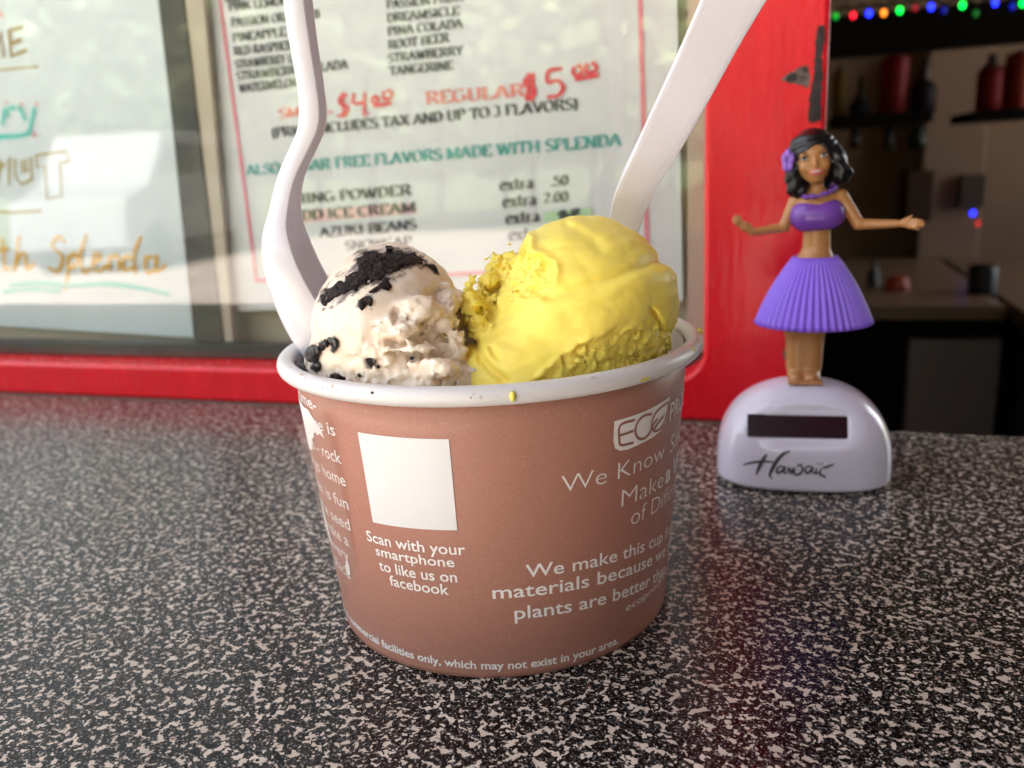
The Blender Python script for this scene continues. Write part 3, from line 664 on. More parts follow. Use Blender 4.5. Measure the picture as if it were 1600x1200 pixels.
# --- yellow scoop
cy_ = np.array([.43, -.27, 1.375]); ry_ = np.array([.445, .53, .505])
ysc = empty('ice_cream_scoop', 'large smooth yellow ice cream scoop with a crumbly underside, right half of the cup', 'ice cream', loc=(.43, -.29, 1.0))
h = .0085; lo = (-.27, -.95, 1.14); P, shp = grid(lo, (.95, .42, 1.93), h)
f0 = ell(P, cy_, ry_)
f0 = smin(f0, ell(P, (.22, -.50, 1.27), (.36, .38, .22)), .08)      # foot spreading to the rim
f0 = smin(f0, ell(P, (.12, -.05, 1.46), (.20, .26, .24)), .06)       # crumbly shoulder
f0 = smin(f0, ell(P, (.02, -.62, 1.23), (.20, .18, .17)), .05)      # petal at the left foot
for qx, qy, Y, r1 in ((734, 474, -.46, (.072, .08, .088)), (748, 510, -.52, (.055, .08, .075)), (790, 425, -.20, (.11, .12, .11)), (766, 440, -.30, (.07, .08, .07)), (734, 448, -.44, (.045, .05, .05)), (745, 490, -.36, (.12, .12, .13))): f0 = smin(f0, ell(P, on_y(qx, qy, Y), r1), .03)
lump = []
rr = random.Random(5)
for (qx, qy, Y, s, n) in ((738, 446, -.46, .045, 18), (722, 470, -.50, .045, 18), (742, 478, -.52, .05, 20), (735, 500, -.55, .045, 16), (775, 425, -.25, .06, 22), (772, 402, -.2, .05, 14), (755, 520, -.55, .05, 14), (795, 392, -.2, .05, 12), (815, 440, -.35, .06, 14), (840, 400, -.3, .06, 10)):
    c0 = on_y(qx, qy, Y)
    for _ in range(n):
        gg = lambda v: max(-1.3*v, min(1.3*v, rr.gauss(0, v))); c1 = c0 + np.array([gg(s*.5), gg(s*.55), gg(s*.55)]); lump.append((c1, rr.uniform(.014, .034)))
near = np.abs(f0) < .25
for c1, r1 in lump:
    m = np.max(np.abs(P - c1), axis=1) < r1+.06
    f0[m] = smin(f0[m], np.linalg.norm(P[m]-c1, axis=1)-r1, .014)
f0 = clip_cup(f0, P)
B = (f0 > -.11) & (f0 < .055); p = P[B]; fb = f0[B].copy(); ch = chart(p, cy_); S = PXU
wv = np.stack([fbm(p*9, 2), fbm(p*9+40, 2)], -1)*15 + np.stack([perlin(p*32), perlin(p*32+9)], -1)*5
chw = ch + wv
rough_a = [(800, 660), (812, 612), (850, 584), (872, 560), (905, 542), (935, 527), (970, 512), (1003, 512), (1022, 500), (1044, 512), (1085, 495), (1090, 660)]
rough_b = [(690, 545), (735, 530), (760, 505), (790, 478), (850, 456), (868, 440), (862, 415), (835, 402), (815, 385), (822, 352), (760, 360), (680, 430)]
sd1 = poly_sd(chw, rough_a)*S; sd2 = poly_sd(chw, rough_b)*S
sd = np.minimum(sd1, sd2)
lowleft = poly_sd(chw, [chart_px(q, cy_, ry_) for q in ((735, 560), (800, 490), (860, 540), (830, 640), (740, 640))])*S
rm = 1 - sst(-.012, .014, sd)        # 1 = rough
fr_ = fb.copy(); mr_ = rm > 0; pr_ = p[mr_]
crumb = np.clip(.62-worley(pr_*24+fbm(pr_*14, 1)[:, None]), 0, 1); crumb2 = np.clip(.6-worley(pr_*52), 0, 1)
fr_[mr_] += .034 + .030*fbm(pr_*7, 2) + .034*np.abs(fbm(pr_*20+3, 3)) - .040*crumb - .032*crumb2
drag = fbm(np.stack([p[:, 0]*4, p[:, 1]*4, (p[:, 2]-.30*p[:, 0])*24], -1), 3)
fs_ = fb + .020*fbm(p*3.2+7, 2) + .006*fbm(p*14, 2) + .0055*drag + .012*np.clip(perlin(p*22+5)-.42, 0, 1)
# folds and creases on the smooth skin
def groove(pts, wdt, dep, wob=1.0): d = line_d(ch + wv*.25*wob, [chart_px(q, cy_, ry_) for q in pts])*S; return dep*np.exp(-(d/wdt)**2)
fs_ += groove(((858, 462), (900, 452), (945, 436), (1000, 418), (1045, 404)), .022, .020)
fs_ -= groove(((850, 480), (900, 474), (945, 458), (1000, 440), (1050, 425)), .050, .014)
fs_ += groove(((886, 352), (915, 368), (938, 388)), .022, .007)
fs_ -= groove(((900, 350), (930, 362), (955, 382)), .035, .007)
fs_ -= groove(((822, 356), (832, 390), (868, 420), (868, 440)), .022, .016)
fs_ += groove(((1018, 482), (1028, 500), (1040, 520)), .010, .040)
fs_ -= groove(((760, 545), (800, 520), (860, 500)), .05, .012)
fs_ -= groove(((845, 585), (880, 558), (925, 532), (1000, 510)), .018, .014)
fs_ += groove(((742, 535), (752, 565), (790, 595)), .018, .026)
fs_ += groove(((768, 545), (778, 560)), .012, .014)
fb = fs_*(1-rm) + fr_*rm
f0[B] = fb
f0 = clip_cup(f0, P, .915, .01); f0 = smax(f0, 1.16-P[:, 2], .02)
V, Fc = nets(f0, shp, lo, h, smooth=1, lam=.35)
V = V - np.array([.43, -.29, 1.0])
mesh_obj('scoop_body', V, Fc, m_yellow, ysc)

# --- vanilla scoop with cookie
cw = np.array([-.42, -.35, 1.375]); rw = np.array([.345, .42, .445])
wsc = empty('ice_cream_scoop', 'smaller cream coloured scoop with dark cookie pieces, left half of the cup', 'ice cream', loc=(-.42, -.35, 1.0))
lo = (-.93, -.95, 1.14); h = .0085; P, shp = grid(lo, (.08, .35, 1.88), h)
f0 = ell(P, cw, rw)
for c1, r1, k in (((-.36, -.48, 1.27), (.40, .40, .20), .06), ((-.62, -.42, 1.26), (.25, .34, .16), .05), ((-.15, -.25, 1.40), (.15, .26, .18), .05), ((-.05, -.6, 1.22), (.17, .22, .16), .05)):
    f0 = smin(f0, ell(P, c1, r1), k)
for qx, qy, Y, r1 in ((655, 490, -.68, (.12, .08, .07)), (625, 515, -.74, (.10, .08, .06)), (690, 500, -.60, (.08, .08, .08)), (665, 575, -.83, (.13, .07, .06)), (600, 575, -.86, (.08, .06, .05)), (535, 585, -.80, (.10, .06, .05)), (700, 470, -.5, (.07, .08, .07)), (520, 560, -.72, (.08, .06, .05)), (715, 545, -.66, (.06, .08, .09)), (640, 545, -.80, (.12, .05, .03)),
                       (488, 585, -.6, (.07, .1, .05))):
    f0 = smin(f0, ell(P, on_y(qx, qy, Y), r1), .022)
f0 = clip_cup(f0, P)
B = (f0 > -.11) & (f0 < .055); p = P[B]; fb = f0[B].copy(); ch = chart(p, cw); S = PXU
wv = np.stack([fbm(p*9+5, 2), fbm(p*9+50, 2)], -1)*18 + np.stack([perlin(p*34), perlin(p*34+9)], -1)*5
chw = ch + wv
rough = [chart_px(q, cw, rw) for q in ((520, 640), (525, 575), (560, 548), (575, 520), (610, 500), (618, 478), (660, 462), (735, 440), (770, 500), (760, 640))]
sd = poly_sd(chw, rough)*S; rm = 1 - sst(-.012, .014, sd)
fr_ = fb.copy(); mr_ = rm > 0; pr_ = p[mr_]
crumb = np.clip(.62-worley(pr_*22+fbm(pr_*14, 1)[:, None]), 0, 1); crumb2 = np.clip(.6-worley(pr_*50), 0, 1)
fr_[mr_] += .018 + .034*fbm(pr_*8, 2) + .030*np.abs(fbm(pr_*18+3, 3)) - .034*crumb - .018*crumb2
drag = fbm(np.stack([p[:, 0]*4, p[:, 1]*4, (p[:, 2]-.45*p[:, 0])*22], -1), 3)
fs_ = fb + .016*fbm(p*4+7, 2) + .006*fbm(p*15, 2) + .007*drag + .014*np.clip(perlin(p*20+5)-.40, 0, 1)
fb = fs_*(1-rm) + fr_*rm
f0[B] = fb; f0 = clip_cup(f0, P, .915, .01); f0 = smax(f0, 1.16-P[:, 2], .02)
V, Fc = nets(f0, shp, lo, h, smooth=1, lam=.35)
wbody = mesh_obj('scoop_body', V - np.array([-.42, -.35, 1.0]), Fc, m_vanilla, wsc)
VW = V
# cookie pieces lie a little proud of the skin
ck = [((500, 470), (505, 455), (520, 442), (545, 430), (556, 418), (560, 408), (556, 402), (575, 393), (610, 389), (640, 392), (662, 402), (668, 412), (648, 417), (628, 419), (612, 430), (596, 440), (570, 448), (548, 458), (520, 470), (505, 477)),
      ((590, 444), (604, 438), (611, 446), (606, 454), (598, 452)), ((560, 470), (572, 462), (582, 466), (580, 482), (574, 472), (566, 486), (561, 480)),
      ((664, 412), (680, 415), (685, 428), (680, 424)), ((600, 384), (612, 384), (616, 390), (604, 391)), ((575, 457), (592, 446), (600, 448), (582, 458)),
      ((478, 548), (486, 540), (498, 541), (500, 555), (494, 566), (482, 566), (477, 558)), ((498, 536), (508, 530), (514, 536), (512, 542), (504, 548), (499, 545)), ((513, 527), (522, 526), (529, 534), (526, 545), (520, 552), (518, 540), (512, 536)),
      ((488, 568), (498, 566), (502, 575), (494, 582), (486, 576)), ((573, 558), (580, 560), (584, 570), (578, 575), (573, 566)), ((558, 585), (563, 584), (565, 590), (560, 591)), ((588, 570), (594, 572), (592, 577), (587, 575)), ((640, 558), (644, 558), (644, 562), (640, 562)),
      ((456, 574), (466, 566), (474, 572), (478, 580), (468, 578)), ((515, 586), (528, 584), (540, 592), (530, 596), (516, 592))]
# cookie dust smeared into the cream around the pieces
vch = chart(VW); st_ = np.stack([VW[:, 0]*10, VW[:, 1]*10, (VW[:, 2]-.45*VW[:, 0])*34], -1)
nz = fbm(st_, 4, .6); sm = np.zeros(len(VW)); frontv = VW[:, 1] < -.2
for i, q in enumerate(ck):
    sdv = poly_sd(vch + np.stack([fbm(VW*22, 2), fbm(VW*22+9, 2)], -1)*7, q)
    reach = 17 if i == 0 else 6
    sm = np.maximum(sm, np.clip((1 - sdv/reach), 0, 1)*frontv)
sm = np.clip((sm*.75 + nz*.9 - .48)*3.2, 0, 1)*(sm > .02)
sp_ = np.clip((perlin(VW*42+3) - .52)*14, 0, 1)*(VW[:, 1] < 0)*np.clip((570-vch[:, 1])/-40+1, 0, 1)*.6
at = wbody.data.attributes.new('smear', 'FLOAT', 'POINT'); at.data.foreach_set('value', np.maximum(sm*.92, sp_).astype(np.float32))
fin = f0[B]; Bi = np.where(B)[0]
WET = (6, 7, 8, 9, 14)
for i, q in enumerate(ck):
    poly = np.array(q, float); big = i == 0; mg = 14
    k = (fin < .035) & (fin > -.04) & (p[:, 1] < .0) & (ch[:, 0] > poly[:, 0].min()-mg) & (ch[:, 0] < poly[:, 0].max()+mg) & (ch[:, 1] > poly[:, 1].min()-mg) & (ch[:, 1] < poly[:, 1].max()+mg)
    if k.sum() < 30: continue
    pk = p[k]; wob = 9 if big else 3.5
    cc = ch[k] + np.stack([fbm(pk*26+i, 3), fbm(pk*26+60+i, 3)], -1)*wob
    sdp = poly_sd(cc, poly)*S
    thick = (.0060 + .009*fbm(pk*18+3, 3)*1.0 + .008*fbm(pk*40, 2)) if big else .010 + .012*fbm(pk*30, 3) + (.012*np.clip(-sdp/.02, 0, 1) if i in WET else .0)
    g = np.maximum(np.maximum(fin[k] - thick, -fin[k] - .02), sdp + (.030*fbm(pk*36, 4, .65) + .007 if big else .004*fbm(pk*40, 2)))
    g = g - .002; full = np.full(len(P), .2); full[Bi[k]] = g
    ijk = np.array(np.unravel_index(Bi[k], shp)).T; a0 = np.maximum(ijk.min(0)-2, 0); a1 = np.minimum(ijk.max(0)+3, shp)
    sub = full.reshape(shp)[a0[0]:a1[0], a0[1]:a1[1], a0[2]:a1[2]]
    if not (sub < 0).any(): continue
    V, Fc = nets(sub.ravel(), sub.shape, np.array(lo)+a0*h, h, smooth=1, lam=.3)
    mesh_obj('cookie_piece', V - np.array([-.42, -.35, 1.0]), Fc, m_cookieg if i in WET else m_cookie, wsc)

# ================================================================== SPOONS
def spline1(x, xs, ys): return np.interp(x, xs, ys)
sp = empty('plastic_spoon', 'white plastic spoon standing edge-on in the cream scoop, at the left rim', 'spoon', loc=(-.8, 0, 1.1))
BB = [(-.80, 4.1), (-.80, 3.4), (-.806, 2.86), (-.80, 2.676), (-.787, 2.488), (-.794, 2.379), (-.814, 2.305), (-.861, 2.224), (-.912, 2.134), (-.946, 2.05), (-.976, 1.956), (-1.004, 1.88), (-1.018, 1.80), (-1.018, 1.691), (-.996, 1.564), (-.949, 1.401), (-.87, 1.25), (-.78, 1.13)]
RR = [(-.71, 4.1), (-.71, 3.4), (-.705, 2.86), (-.70, 2.68), (-.690, 2.50), (-.69, 2.385), (-.71, 2.305), (-.757, 2.224), (-.815, 2.13), (-.845, 2.06), (-.866, 1.97), (-.872, 1.90), (-.858, 1.82), (-.83, 1.72), (-.79, 1.62), (-.72, 1.47), (-.65, 1.33), (-.62, 1.2)]
WD = [.13, .12, .105, .10, .095, .09, .088, .088, .095, .11, .14, .175, .205, .22, .22, .20, .16, .07]
n0 = len(BB); tt = np.linspace(0, n0-1, 90)
Bc = np.array(catmull(BB, 6)); Rc = np.array(catmull(RR, 6)); Wc = np.array(catmull([(w_, 0) for w_ in WD], 6))[:, 0]
rings = []
for b, r, wd in zip(Bc, Rc, Wc):
    ring = []; D_ = b - r; dl = np.hypot(*D_); th = .013
    for side, (ww, dd) in enumerate(((wd, 1.0), (wd-th, 1-th/dl*1.3))):
        us = np.linspace(-1, 1, 21) if side == 0 else np.linspace(1, -1, 21)
        for u in us:
            a = u*PI/2; y = ww*math.copysign(abs(math.sin(a))**.72, a); dp = max(0, math.cos(a))**.55*dd
            q = r + D_*dp; ring.append((q[0]+.8, y-.0, q[1]-1.1))
    rings.append(ring)
o = mesh_obj('spoon_body', *loft(rings), m_spoon, sp); fix_normals(o)
mo = o.modifiers.new('bevel', 'BEVEL'); mo.width = .004; mo.segments = 2; mo.limit_method = 'ANGLE'; mo.angle_limit = R_(50)

sp2 = empty('plastic_spoon', 'white plastic spoon with a broad flat handle rising from behind the yellow scoop', 'spoon', loc=(.65, .1, 1.6))
LL = [(1097, 0), (1060, 87), (1020, 173), (987, 247), (970, 283), (958, 313), (951, 347)]; RRp = [(1199, 0), (1153, 77), (1100, 173), (1063, 237), (1030, 290), (1010, 330), (995, 372)]
YY = np.linspace(-.28, .10, 7); st = []
for a, b, Y in zip(LL, RRp, YY): st.append((on_y(*a, Y), on_y(*b, Y)))
d0 = (st[0][0]-st[1][0], st[0][1]-st[1][1])
pre = [(st[0][0]+d0[0]*4*.92, st[0][1]+d0[1]*4.4*.94), (st[0][0]+d0[0]*2, st[0][1]+d0[1]*2.1)]
d1 = (st[-1][0]-st[-2][0], st[-1][1]-st[-2][1])
post = [(st[-1][0]+np.array([-.01, .05, -.12]), st[-1][1]+np.array([-.03, .05, -.12])), (st[-1][0]+np.array([-.06, .08, -.35]), st[-1][1]+np.array([.02, .08, -.35]))]
st = pre + st + post
LA = np.array(catmull([s[0] for s in st], 5)); RA = np.array(catmull([s[1] for s in st], 5)); rings = []
prf = [(-1, .024), (-.998, .010), (-.990, .003), (-.97, .0), (-.84, -.001), (-.833, .0005), (-.80, .0005), (-.793, -.001), (-.35, -.002), (0, -.002), (.35, -.002), (.60, -.0015), (.607, .0012), (.635, .0012), (.642, -.0015), (.80, -.001), (.95, .0), (.97, .001), (.990, .004), (.998, .011), (1, .024)]
for i in range(len(LA)):
    a, b = LA[i], RA[i]; mid = (a+b)/2; X = (b-a)/2; T = (LA[min(i+1, len(LA)-1)] - LA[max(i-1, 0)]); N = np.cross(T, X); N /= np.linalg.norm(N)
    if N[1] < 0: N = -N
    fade = min(1, max(.15, (i-2)/6)) if False else 1
    ring = [mid + X*u + N*dp for u, dp in prf] + [mid + X*u*.975 + N*(max(dp, .0)+.016) for u, dp in prf[::-1]]
    rings.append([q - np.array([.65, .1, 1.6]) for q in ring])
o = mesh_obj('spoon_body', *loft(rings), m_spoon, sp2); fix_normals(o); sharp(o, 24)

# ================================================================== DOLL
DY = R_(-14)
doll = empty('hula_figurine', 'plastic hula dancer in a purple skirt on a white solar base by the red post', 'figurine', loc=(2.02, 1.38, 0), rz=DY)
# base
h = .0105; lo = (-.62, -.48, -.03); P, shp = grid(lo, (.62, .48, .76), h)
def base_sdf(p):
    x, y, z = p[:, 0]-(-.005), p[:, 1], p[:, 2]
    zz = np.clip(z, 0, .68)/.665
    k = np.clip(1 - np.clip((zz-.12)/.88, 0, 1)**2.7, 0, 1)**.5
    a = .552*k + .001; b = .40*k**.9 + .001
    q = (np.abs(x/a)**2.9 + np.abs(y/b)**2.9)**(1/2.9)
    f = (q-1)*np.minimum(a, b)
    f = smax(f, z-.665, .02); f = smax(f, .012-z, .03)
    return f
f0 = base_sdf(P)
# tilted recess for the solar cell
tl = R_(24); c0 = np.array([-.068, -.325, .425])
q = P - c0; qy = q[:, 1]*math.cos(tl) - q[:, 2]*math.sin(tl); qz_ = q[:, 1]*math.sin(tl) + q[:, 2]*math.cos(tl)
# shallow dished surround, open to the front
dish = (np.abs((q[:, 0])/.40)**3 + np.abs(qz_/.135)**3)**(1/3)
rec = smax((dish-1)*.12, qy-.010, .02)
f0 = smax(f0, -rec, .02)
sill = np.maximum(np.maximum(np.abs(q[:, 0])-.303, np.abs(qz_)-.073), np.abs(qy)-.03)
f0 = smax(f0, -sill, .004)
V, Fc = nets(f0, shp, lo, h, smooth=4, lam=.5)
basem = mesh_obj('base', V, Fc, m_dollbase, doll)
bm = bmesh.new(); box(bm, -.302, .302, -.004, .004, -.072, .072); bmesh.ops.rotate(bm, verts=bm.verts, cent=(0, 0, 0), matrix=Matrix.Rotation(-tl, 3, 'X')); bmesh.ops.translate(bm, verts=bm.verts, vec=(c0[0], c0[1]+.022, c0[2]))
bm_obj('solar_cell', bm, m_solar, doll)
# script on the base, wrapped on its front
bvh = BVHTree.FromPolygons([tuple(v) for v in V.tolist()], Fc.tolist())
ex = np.array([math.cos(DY), math.sin(DY), 0]); ey = np.array([-math.sin(DY), math.cos(DY), 0]); D0 = np.array([2.02, 1.38, 0])
camL = np.array([(CAM-D0)@ex, (CAM-D0)@ey, CAM[2]])
def onbase(px, py):
    d = ray(px, py); dl = Vector((d@ex, d@ey, d[2])).normalized(); hit = bvh.ray_cast(Vector(camL), dl)
    return hit[0] + hit[1]*.0025 if hit[0] else None
Vh = []; Fh = []
S_ = 1600/1600
def zb(x, y): return (1110 + x*290/1600, 580 + y*210/1159)
for k, s in enumerate(([(285, 805), (350, 790), (440, 778), (545, 782)], [(485, 715), (450, 770), (415, 840), (395, 895)], [(688, 688), (630, 712), (575, 770), (530, 850), (512, 895), (530, 930)],
          [(640, 825), (600, 820), (572, 850), (585, 878), (625, 850), (645, 825), (632, 870), (655, 880)], [(655, 880), (680, 830), (690, 880), (720, 835), (722, 885), (770, 885), (795, 845), (775, 805), (745, 820)],
          [(880, 825), (835, 820), (815, 855), (840, 878), (875, 840), (880, 825), (875, 868), (895, 876)], [(915, 835), (905, 880), (935, 870)], [(950, 838), (945, 885), (970, 900), (995, 915)], [(960, 835), (1010, 820), (1065, 800)], [(925, 800), (935, 795)], [(955, 798), (965, 792)])):
    pts = catmull([zb(*q) for q in s], 6) if len(s) > 2 else catmull([zb(*q) for q in s], 4)
    v, f_ = ribbon(pts, lambda q, t_: 5.0*(.45+.75*math.sin(PI*min(1, q*1.1))) if k in (1, 2) else 3.6*(.6+.4*math.sin(PI*q)) )
    hits = [onbase(*q) for q in v]
    if any(x is None for x in hits): continue
    n = len(Vh); Vh += [tuple(x + Vector((0, -.0004*k, 0))) for x in hits]; Fh += [tuple(i+n for i in q) for q in f_]
mesh_obj('script_lettering', Vh, Fh, m_ink, doll, smooth=False)

# body: one continuous surface
HR = R_(8.5)      # head roll
HC = np.array([.004, -.005, 2.045])
def hw(x, y, z):      # head-local point to figure-local
    c_, s_ = math.cos(HR), math.sin(HR); return np.array([HC[0] + x*c_ - z*s_, HC[1]+y, HC[2] + x*s_ + z*c_])
def hl(p):
    q = p - HC; c_, s_ = math.cos(HR), math.sin(HR); return np.stack([q[:, 0]*c_ + q[:, 2]*s_, q[:, 1], -q[:, 0]*s_ + q[:, 2]*c_], -1)
def body_sdf(p):
    q = hl(p)
    f = ell(q, (0, 0, .035), (.117, .108, .112)); f = smin(f, ell(q, (0, -.030, -.055), (.080, .070, .075)), .05)
    f = smin(f, ell(q, (0, -.062, -.098), (.034, .034, .030)), .03)
    for s in (-1, 1):
        f = smin(f, ell(q, (s*.052, -.070, -.028), (.036, .032, .032)), .02)         # cheeks
        f = smax(f, -ell(q, (s*.056, -.118, .030), (.030, .024, .016)), .012)        # sockets
        f = smin(f, ell(q, (s*.056, -.090, .028), (.024, .016, .014)), .004)         # eyeballs
        f = smin(f, ell(q, (s*.116, .0, -.005), (.016, .022, .03)), .01)             # ears
    f = smin(f, cap(q, (0, -.100, .028), (0, -.124, -.022), .008, .015), .012)        # nose
    f = smin(f, ell(q, (.0, -.098, -.062), (.040, .014, .014)), .012)
    f = smin(f, cap(p, (.030, .012, 1.95), (.038, .015, 1.80), .040, .046), .03)
    f = smin(f, ell(p, (.038, .0, 1.745), (.150, .088, .115)), .04)
    f = smin(f, cap(p, (-.085, .01, 1.805), (.170, .01, 1.825), .042), .04)
    for s in (-1, 1): f = smin(f, ell(p, (.038+s*.062, -.062, 1.715), (.062, .050, .058)), .03)
    f = smin(f, ell(p, (.042, .0, 1.555), (.084, .062, .17)), .05)
    f = smin(f, ell(p, (.036, .0, 1.40), (.135, .10, .10)), .06)
    for s in (-1, 1):
        x = -.010 + s*.047
        f = smin(f, cap(p, (.02+s*.06, .0, 1.36), (x, .0, 1.02), .085, .070), .03); f = smin(f, cap(p, (x, .0, 1.05), (x, -.01, .75), .076, .066), .06)
        f = smin(f, ell(p, (x-.002, -.055, .690), (.056, .085, .042)), .03)
        for k in range(5): f = smin(f, cap(p, (x+(k-2)*.0235, -.11, .672), (x+(k-2)*.0245, -.142, .662), .0125), .004)
    # arms
    f = smin(f, cap(p, (-.098, .005, 1.80), (-.158, -.01, 1.655), .040, .033), .02); f = smin(f, cap(p, (-.158, -.01, 1.650), (-.355, -.06, 1.628), .032, .023), .015)
    f = smin(f, cap(p, (.182, .005, 1.82), (.282, -.01, 1.66), .042, .036), .02); f = smin(f, cap(p, (.282, -.01, 1.652), (.49, -.06, 1.652), .034, .024), .015)
    # hands: palm, four fingers of different length, thumb
    f = smin(f, ell(p, (-.392, -.068, 1.662), (.040, .020, .030)), .015); f = smin(f, cap(p, (-.36, -.06, 1.635), (-.42, -.07, 1.69), .022, .018), .01)
    for a, b in (((-.400, -.070, 1.664), (-.434, -.082, 1.735)), ((-.412, -.070, 1.668), (-.456, -.084, 1.742)), ((-.420, -.070, 1.672), (-.472, -.080, 1.728)), ((-.424, -.070, 1.668), (-.474, -.074, 1.706))):
        m_ = tuple((np.array(a)+np.array(b))/2 + np.array([-.004, -.008, 0])); f = smin(f, cap(p, a, m_, .0105, .0095), .004); f = smin(f, cap(p, m_, b, .0095, .0075), .003)
    f = smin(f, cap(p, (-.378, -.075, 1.655), (-.398, -.092, 1.700), .011, .008), .005)
    f = smin(f, ell(p, (.545, -.070, 1.652), (.045, .024, .026)), .015)
    for a, b in (((.560, -.075, 1.668), (.625, -.095, 1.668)), ((.565, -.082, 1.655), (.640, -.104, 1.652)), ((.562, -.086, 1.641), (.632, -.106, 1.634)), ((.558, -.086, 1.630), (.612, -.100, 1.616))):
        m_ = tuple((np.array(a)+np.array(b))/2 + np.array([0, -.006, .005])); f = smin(f, cap(p, a, m_, .0115, .010), .004); f = smin(f, cap(p, m_, b, .010, .008), .003)
    f = smin(f, cap(p, (.525, -.072, 1.668), (.572, -.085, 1.696), .012, .008), .006)
    return f
h = .0068
def sdf_mesh(name, fn, lo, hi, h, mat, parent, smooth=2):
    P, shp = grid(lo, hi, h); f = np.full(len(P), .3)
    # coarse pass
    hc = h*5; Pc, sc = grid(lo, np.array(hi)+hc, hc); fc = fn(Pc).reshape(sc); near = np.abs(fc) < hc*2.2
    I = np.floor((P - np.array(lo))/hc + .5).astype(int); I = np.minimum(I, np.array(sc)-1)
    m = near[I[:, 0], I[:, 1], I[:, 2]]; f = fc[I[:, 0], I[:, 1], I[:, 2]].copy(); f[m] = fn(P[m])
    V, Fc = nets(f, shp, lo, h, smooth=smooth, lam=.5); return mesh_obj(name, V, Fc, mat, parent)
sdf_mesh('body', body_sdf, (-.52, -.20, .62), (.68, .16, 2.22), h, m_skin, doll, 1)
# purple top
def top_sdf(p):
    f = ell(p, (.038, .0, 1.725), (.168, .098, .125))
    for s in (-1, 1): f = smin(f, ell(p, (.040+s*.060, -.060, 1.712), (.080, .064, .074)), .07)
    f = smax(f, p[:, 2] - (1.785 + .022*np.cos((p[:, 0]-.040)*24+PI)*0 + .022*np.abs(np.sin((p[:, 0]-.04)*12)) + .08*(p[:, 0]-.04)), .012)
    return smax(f, (1.622 + .10*(p[:, 0]-.04)) - p[:, 2], .02)
sdf_mesh('bandeau_top', top_sdf, (-.17, -.16, 1.56), (.25, .13, 1.86), .0065, m_purpled, doll, 3)
# hair
def hair_sdf(p):
    q = hl(p); ang = np.arctan2(q[:, 0], -q[:, 1]+.02)
    f = ell(q, (.006, .028, .055), (.150, .135, .142))
    f = smin(f, ell(q, (-.122, .012, -.085), (.052, .075, .125)), .04)
    f = smin(f, ell(q, (.142, .0, -.055), (.054, .078, .125)), .04)
    f = smin(f, ell(q, (.160, -.015, -.105), (.058, .062, .058)), .03)
    f = smin(f, ell(q, (-.105, .005, -.150), (.062, .065, .052)), .03)
    f = smin(f, ell(q, (.01, .08, -.06), (.13, .075, .15)), .04)
    # swept fringe: face opening
    face = ell(q, (.0, -.145, -.035), (.118, .124, .150)); face = smax(face, (q[:, 2] - (.078 + .42*(q[:, 0]+.02) - 2.4*np.maximum(0, q[:, 0]-.03)**1.4)), .012)
    f = smax(f, -face, .012)
    neck = ell(q, (.01, -.10, -.17), (.075, .12, .09)); f = smax(f, -neck, .02)
    up = sst(.03, .09, q[:, 2]); st_ = np.sin((q[:, 2] - .35*q[:, 0])*150 + 4*np.sin(q[:, 0]*14))*up + np.sin(ang*22 + q[:, 2]*14 + 3*np.sin(q[:, 2]*18))*(1-up); f = f + .0028*st_
    curl = .004*np.sin(q[:, 2]*75 + np.abs(q[:, 0])*60)*(q[:, 2] < -.02); return f + curl
sdf_mesh('hair', hair_sdf, (-.24, -.18, 1.80), (.28, .24, 2.30), .0062, m_hair, doll, 1)
# skirt: pleated cone
NP = 46; NA = NP*8; rows = []
for j in range(15):
    k = j/14; z = 1.462 - .415*k - .012*k*k; rb = .135 + .222*k + .018*math.sin(PI*k); amp = .003 + .0080*k**.7
    row = []
    for i in range(NA):
        a = 2*PI*i/NA; fold = abs(math.sin(a*NP/2)); r = rb + amp*(fold-.5)*2; row.append((.036 + r*math.cos(a)*1.0, r*math.sin(a)*.93, z + (.006*(fold-.5) if j == 14 else 0)))
    rows.append(row)
V = [q for r in rows for q in r]; Fk = [(j*NA+i, (j+1)*NA+i, (j+1)*NA+(i+1) % NA, j*NA+(i+1) % NA) for j in range(14) for i in range(NA)]
o = mesh_obj('skirt', V, Fk, m_purple, doll); fix_normals(o); mo = o.modifiers.new('solid', 'SOLIDIFY'); mo.thickness = .012; mo.offset = -1
# face paint, small shaped pieces
def small_ell(name, c, r, mat, roll=0, parent=doll, n=12):
    V, Fc = lathe([(math.sin(a), math.cos(a)) for a in np.linspace(.02, PI-.02, 9)], n)
    V = np.array(V)*np.array(r); cc, ss = math.cos(roll+HR), math.sin(roll+HR)
    V = np.stack([V[:, 0]*cc - V[:, 2]*ss, V[:, 1], V[:, 0]*ss + V[:, 2]*cc], -1) + hw(*c)
    return mesh_obj(name, V, Fc, mat, parent)
for s in (-1, 1):
    small_ell('eye_white', (s*.056, -.0985, .026), (.024, .011, .0125), m_eyew, s*.08)
    small_ell('iris', (s*.056-.002, -.1065, .029), (.0095, .005, .0100), m_eyeb)
    small_ell('eyelid', (s*.056, -.1035, .0360), (.026, .011, .0060), m_eyeb, -s*.12)
    small_ell('eyebrow', (s*.057, -.1000, .060), (.026, .008, .0045), m_brow, s*.15)
small_ell('lips', (.0, -.1085, -.064), (.042, .010, .020), m_lips)
small_ell('teeth', (.0, -.1150, -.0595), (.031, .0065, .0070), m_eyew)
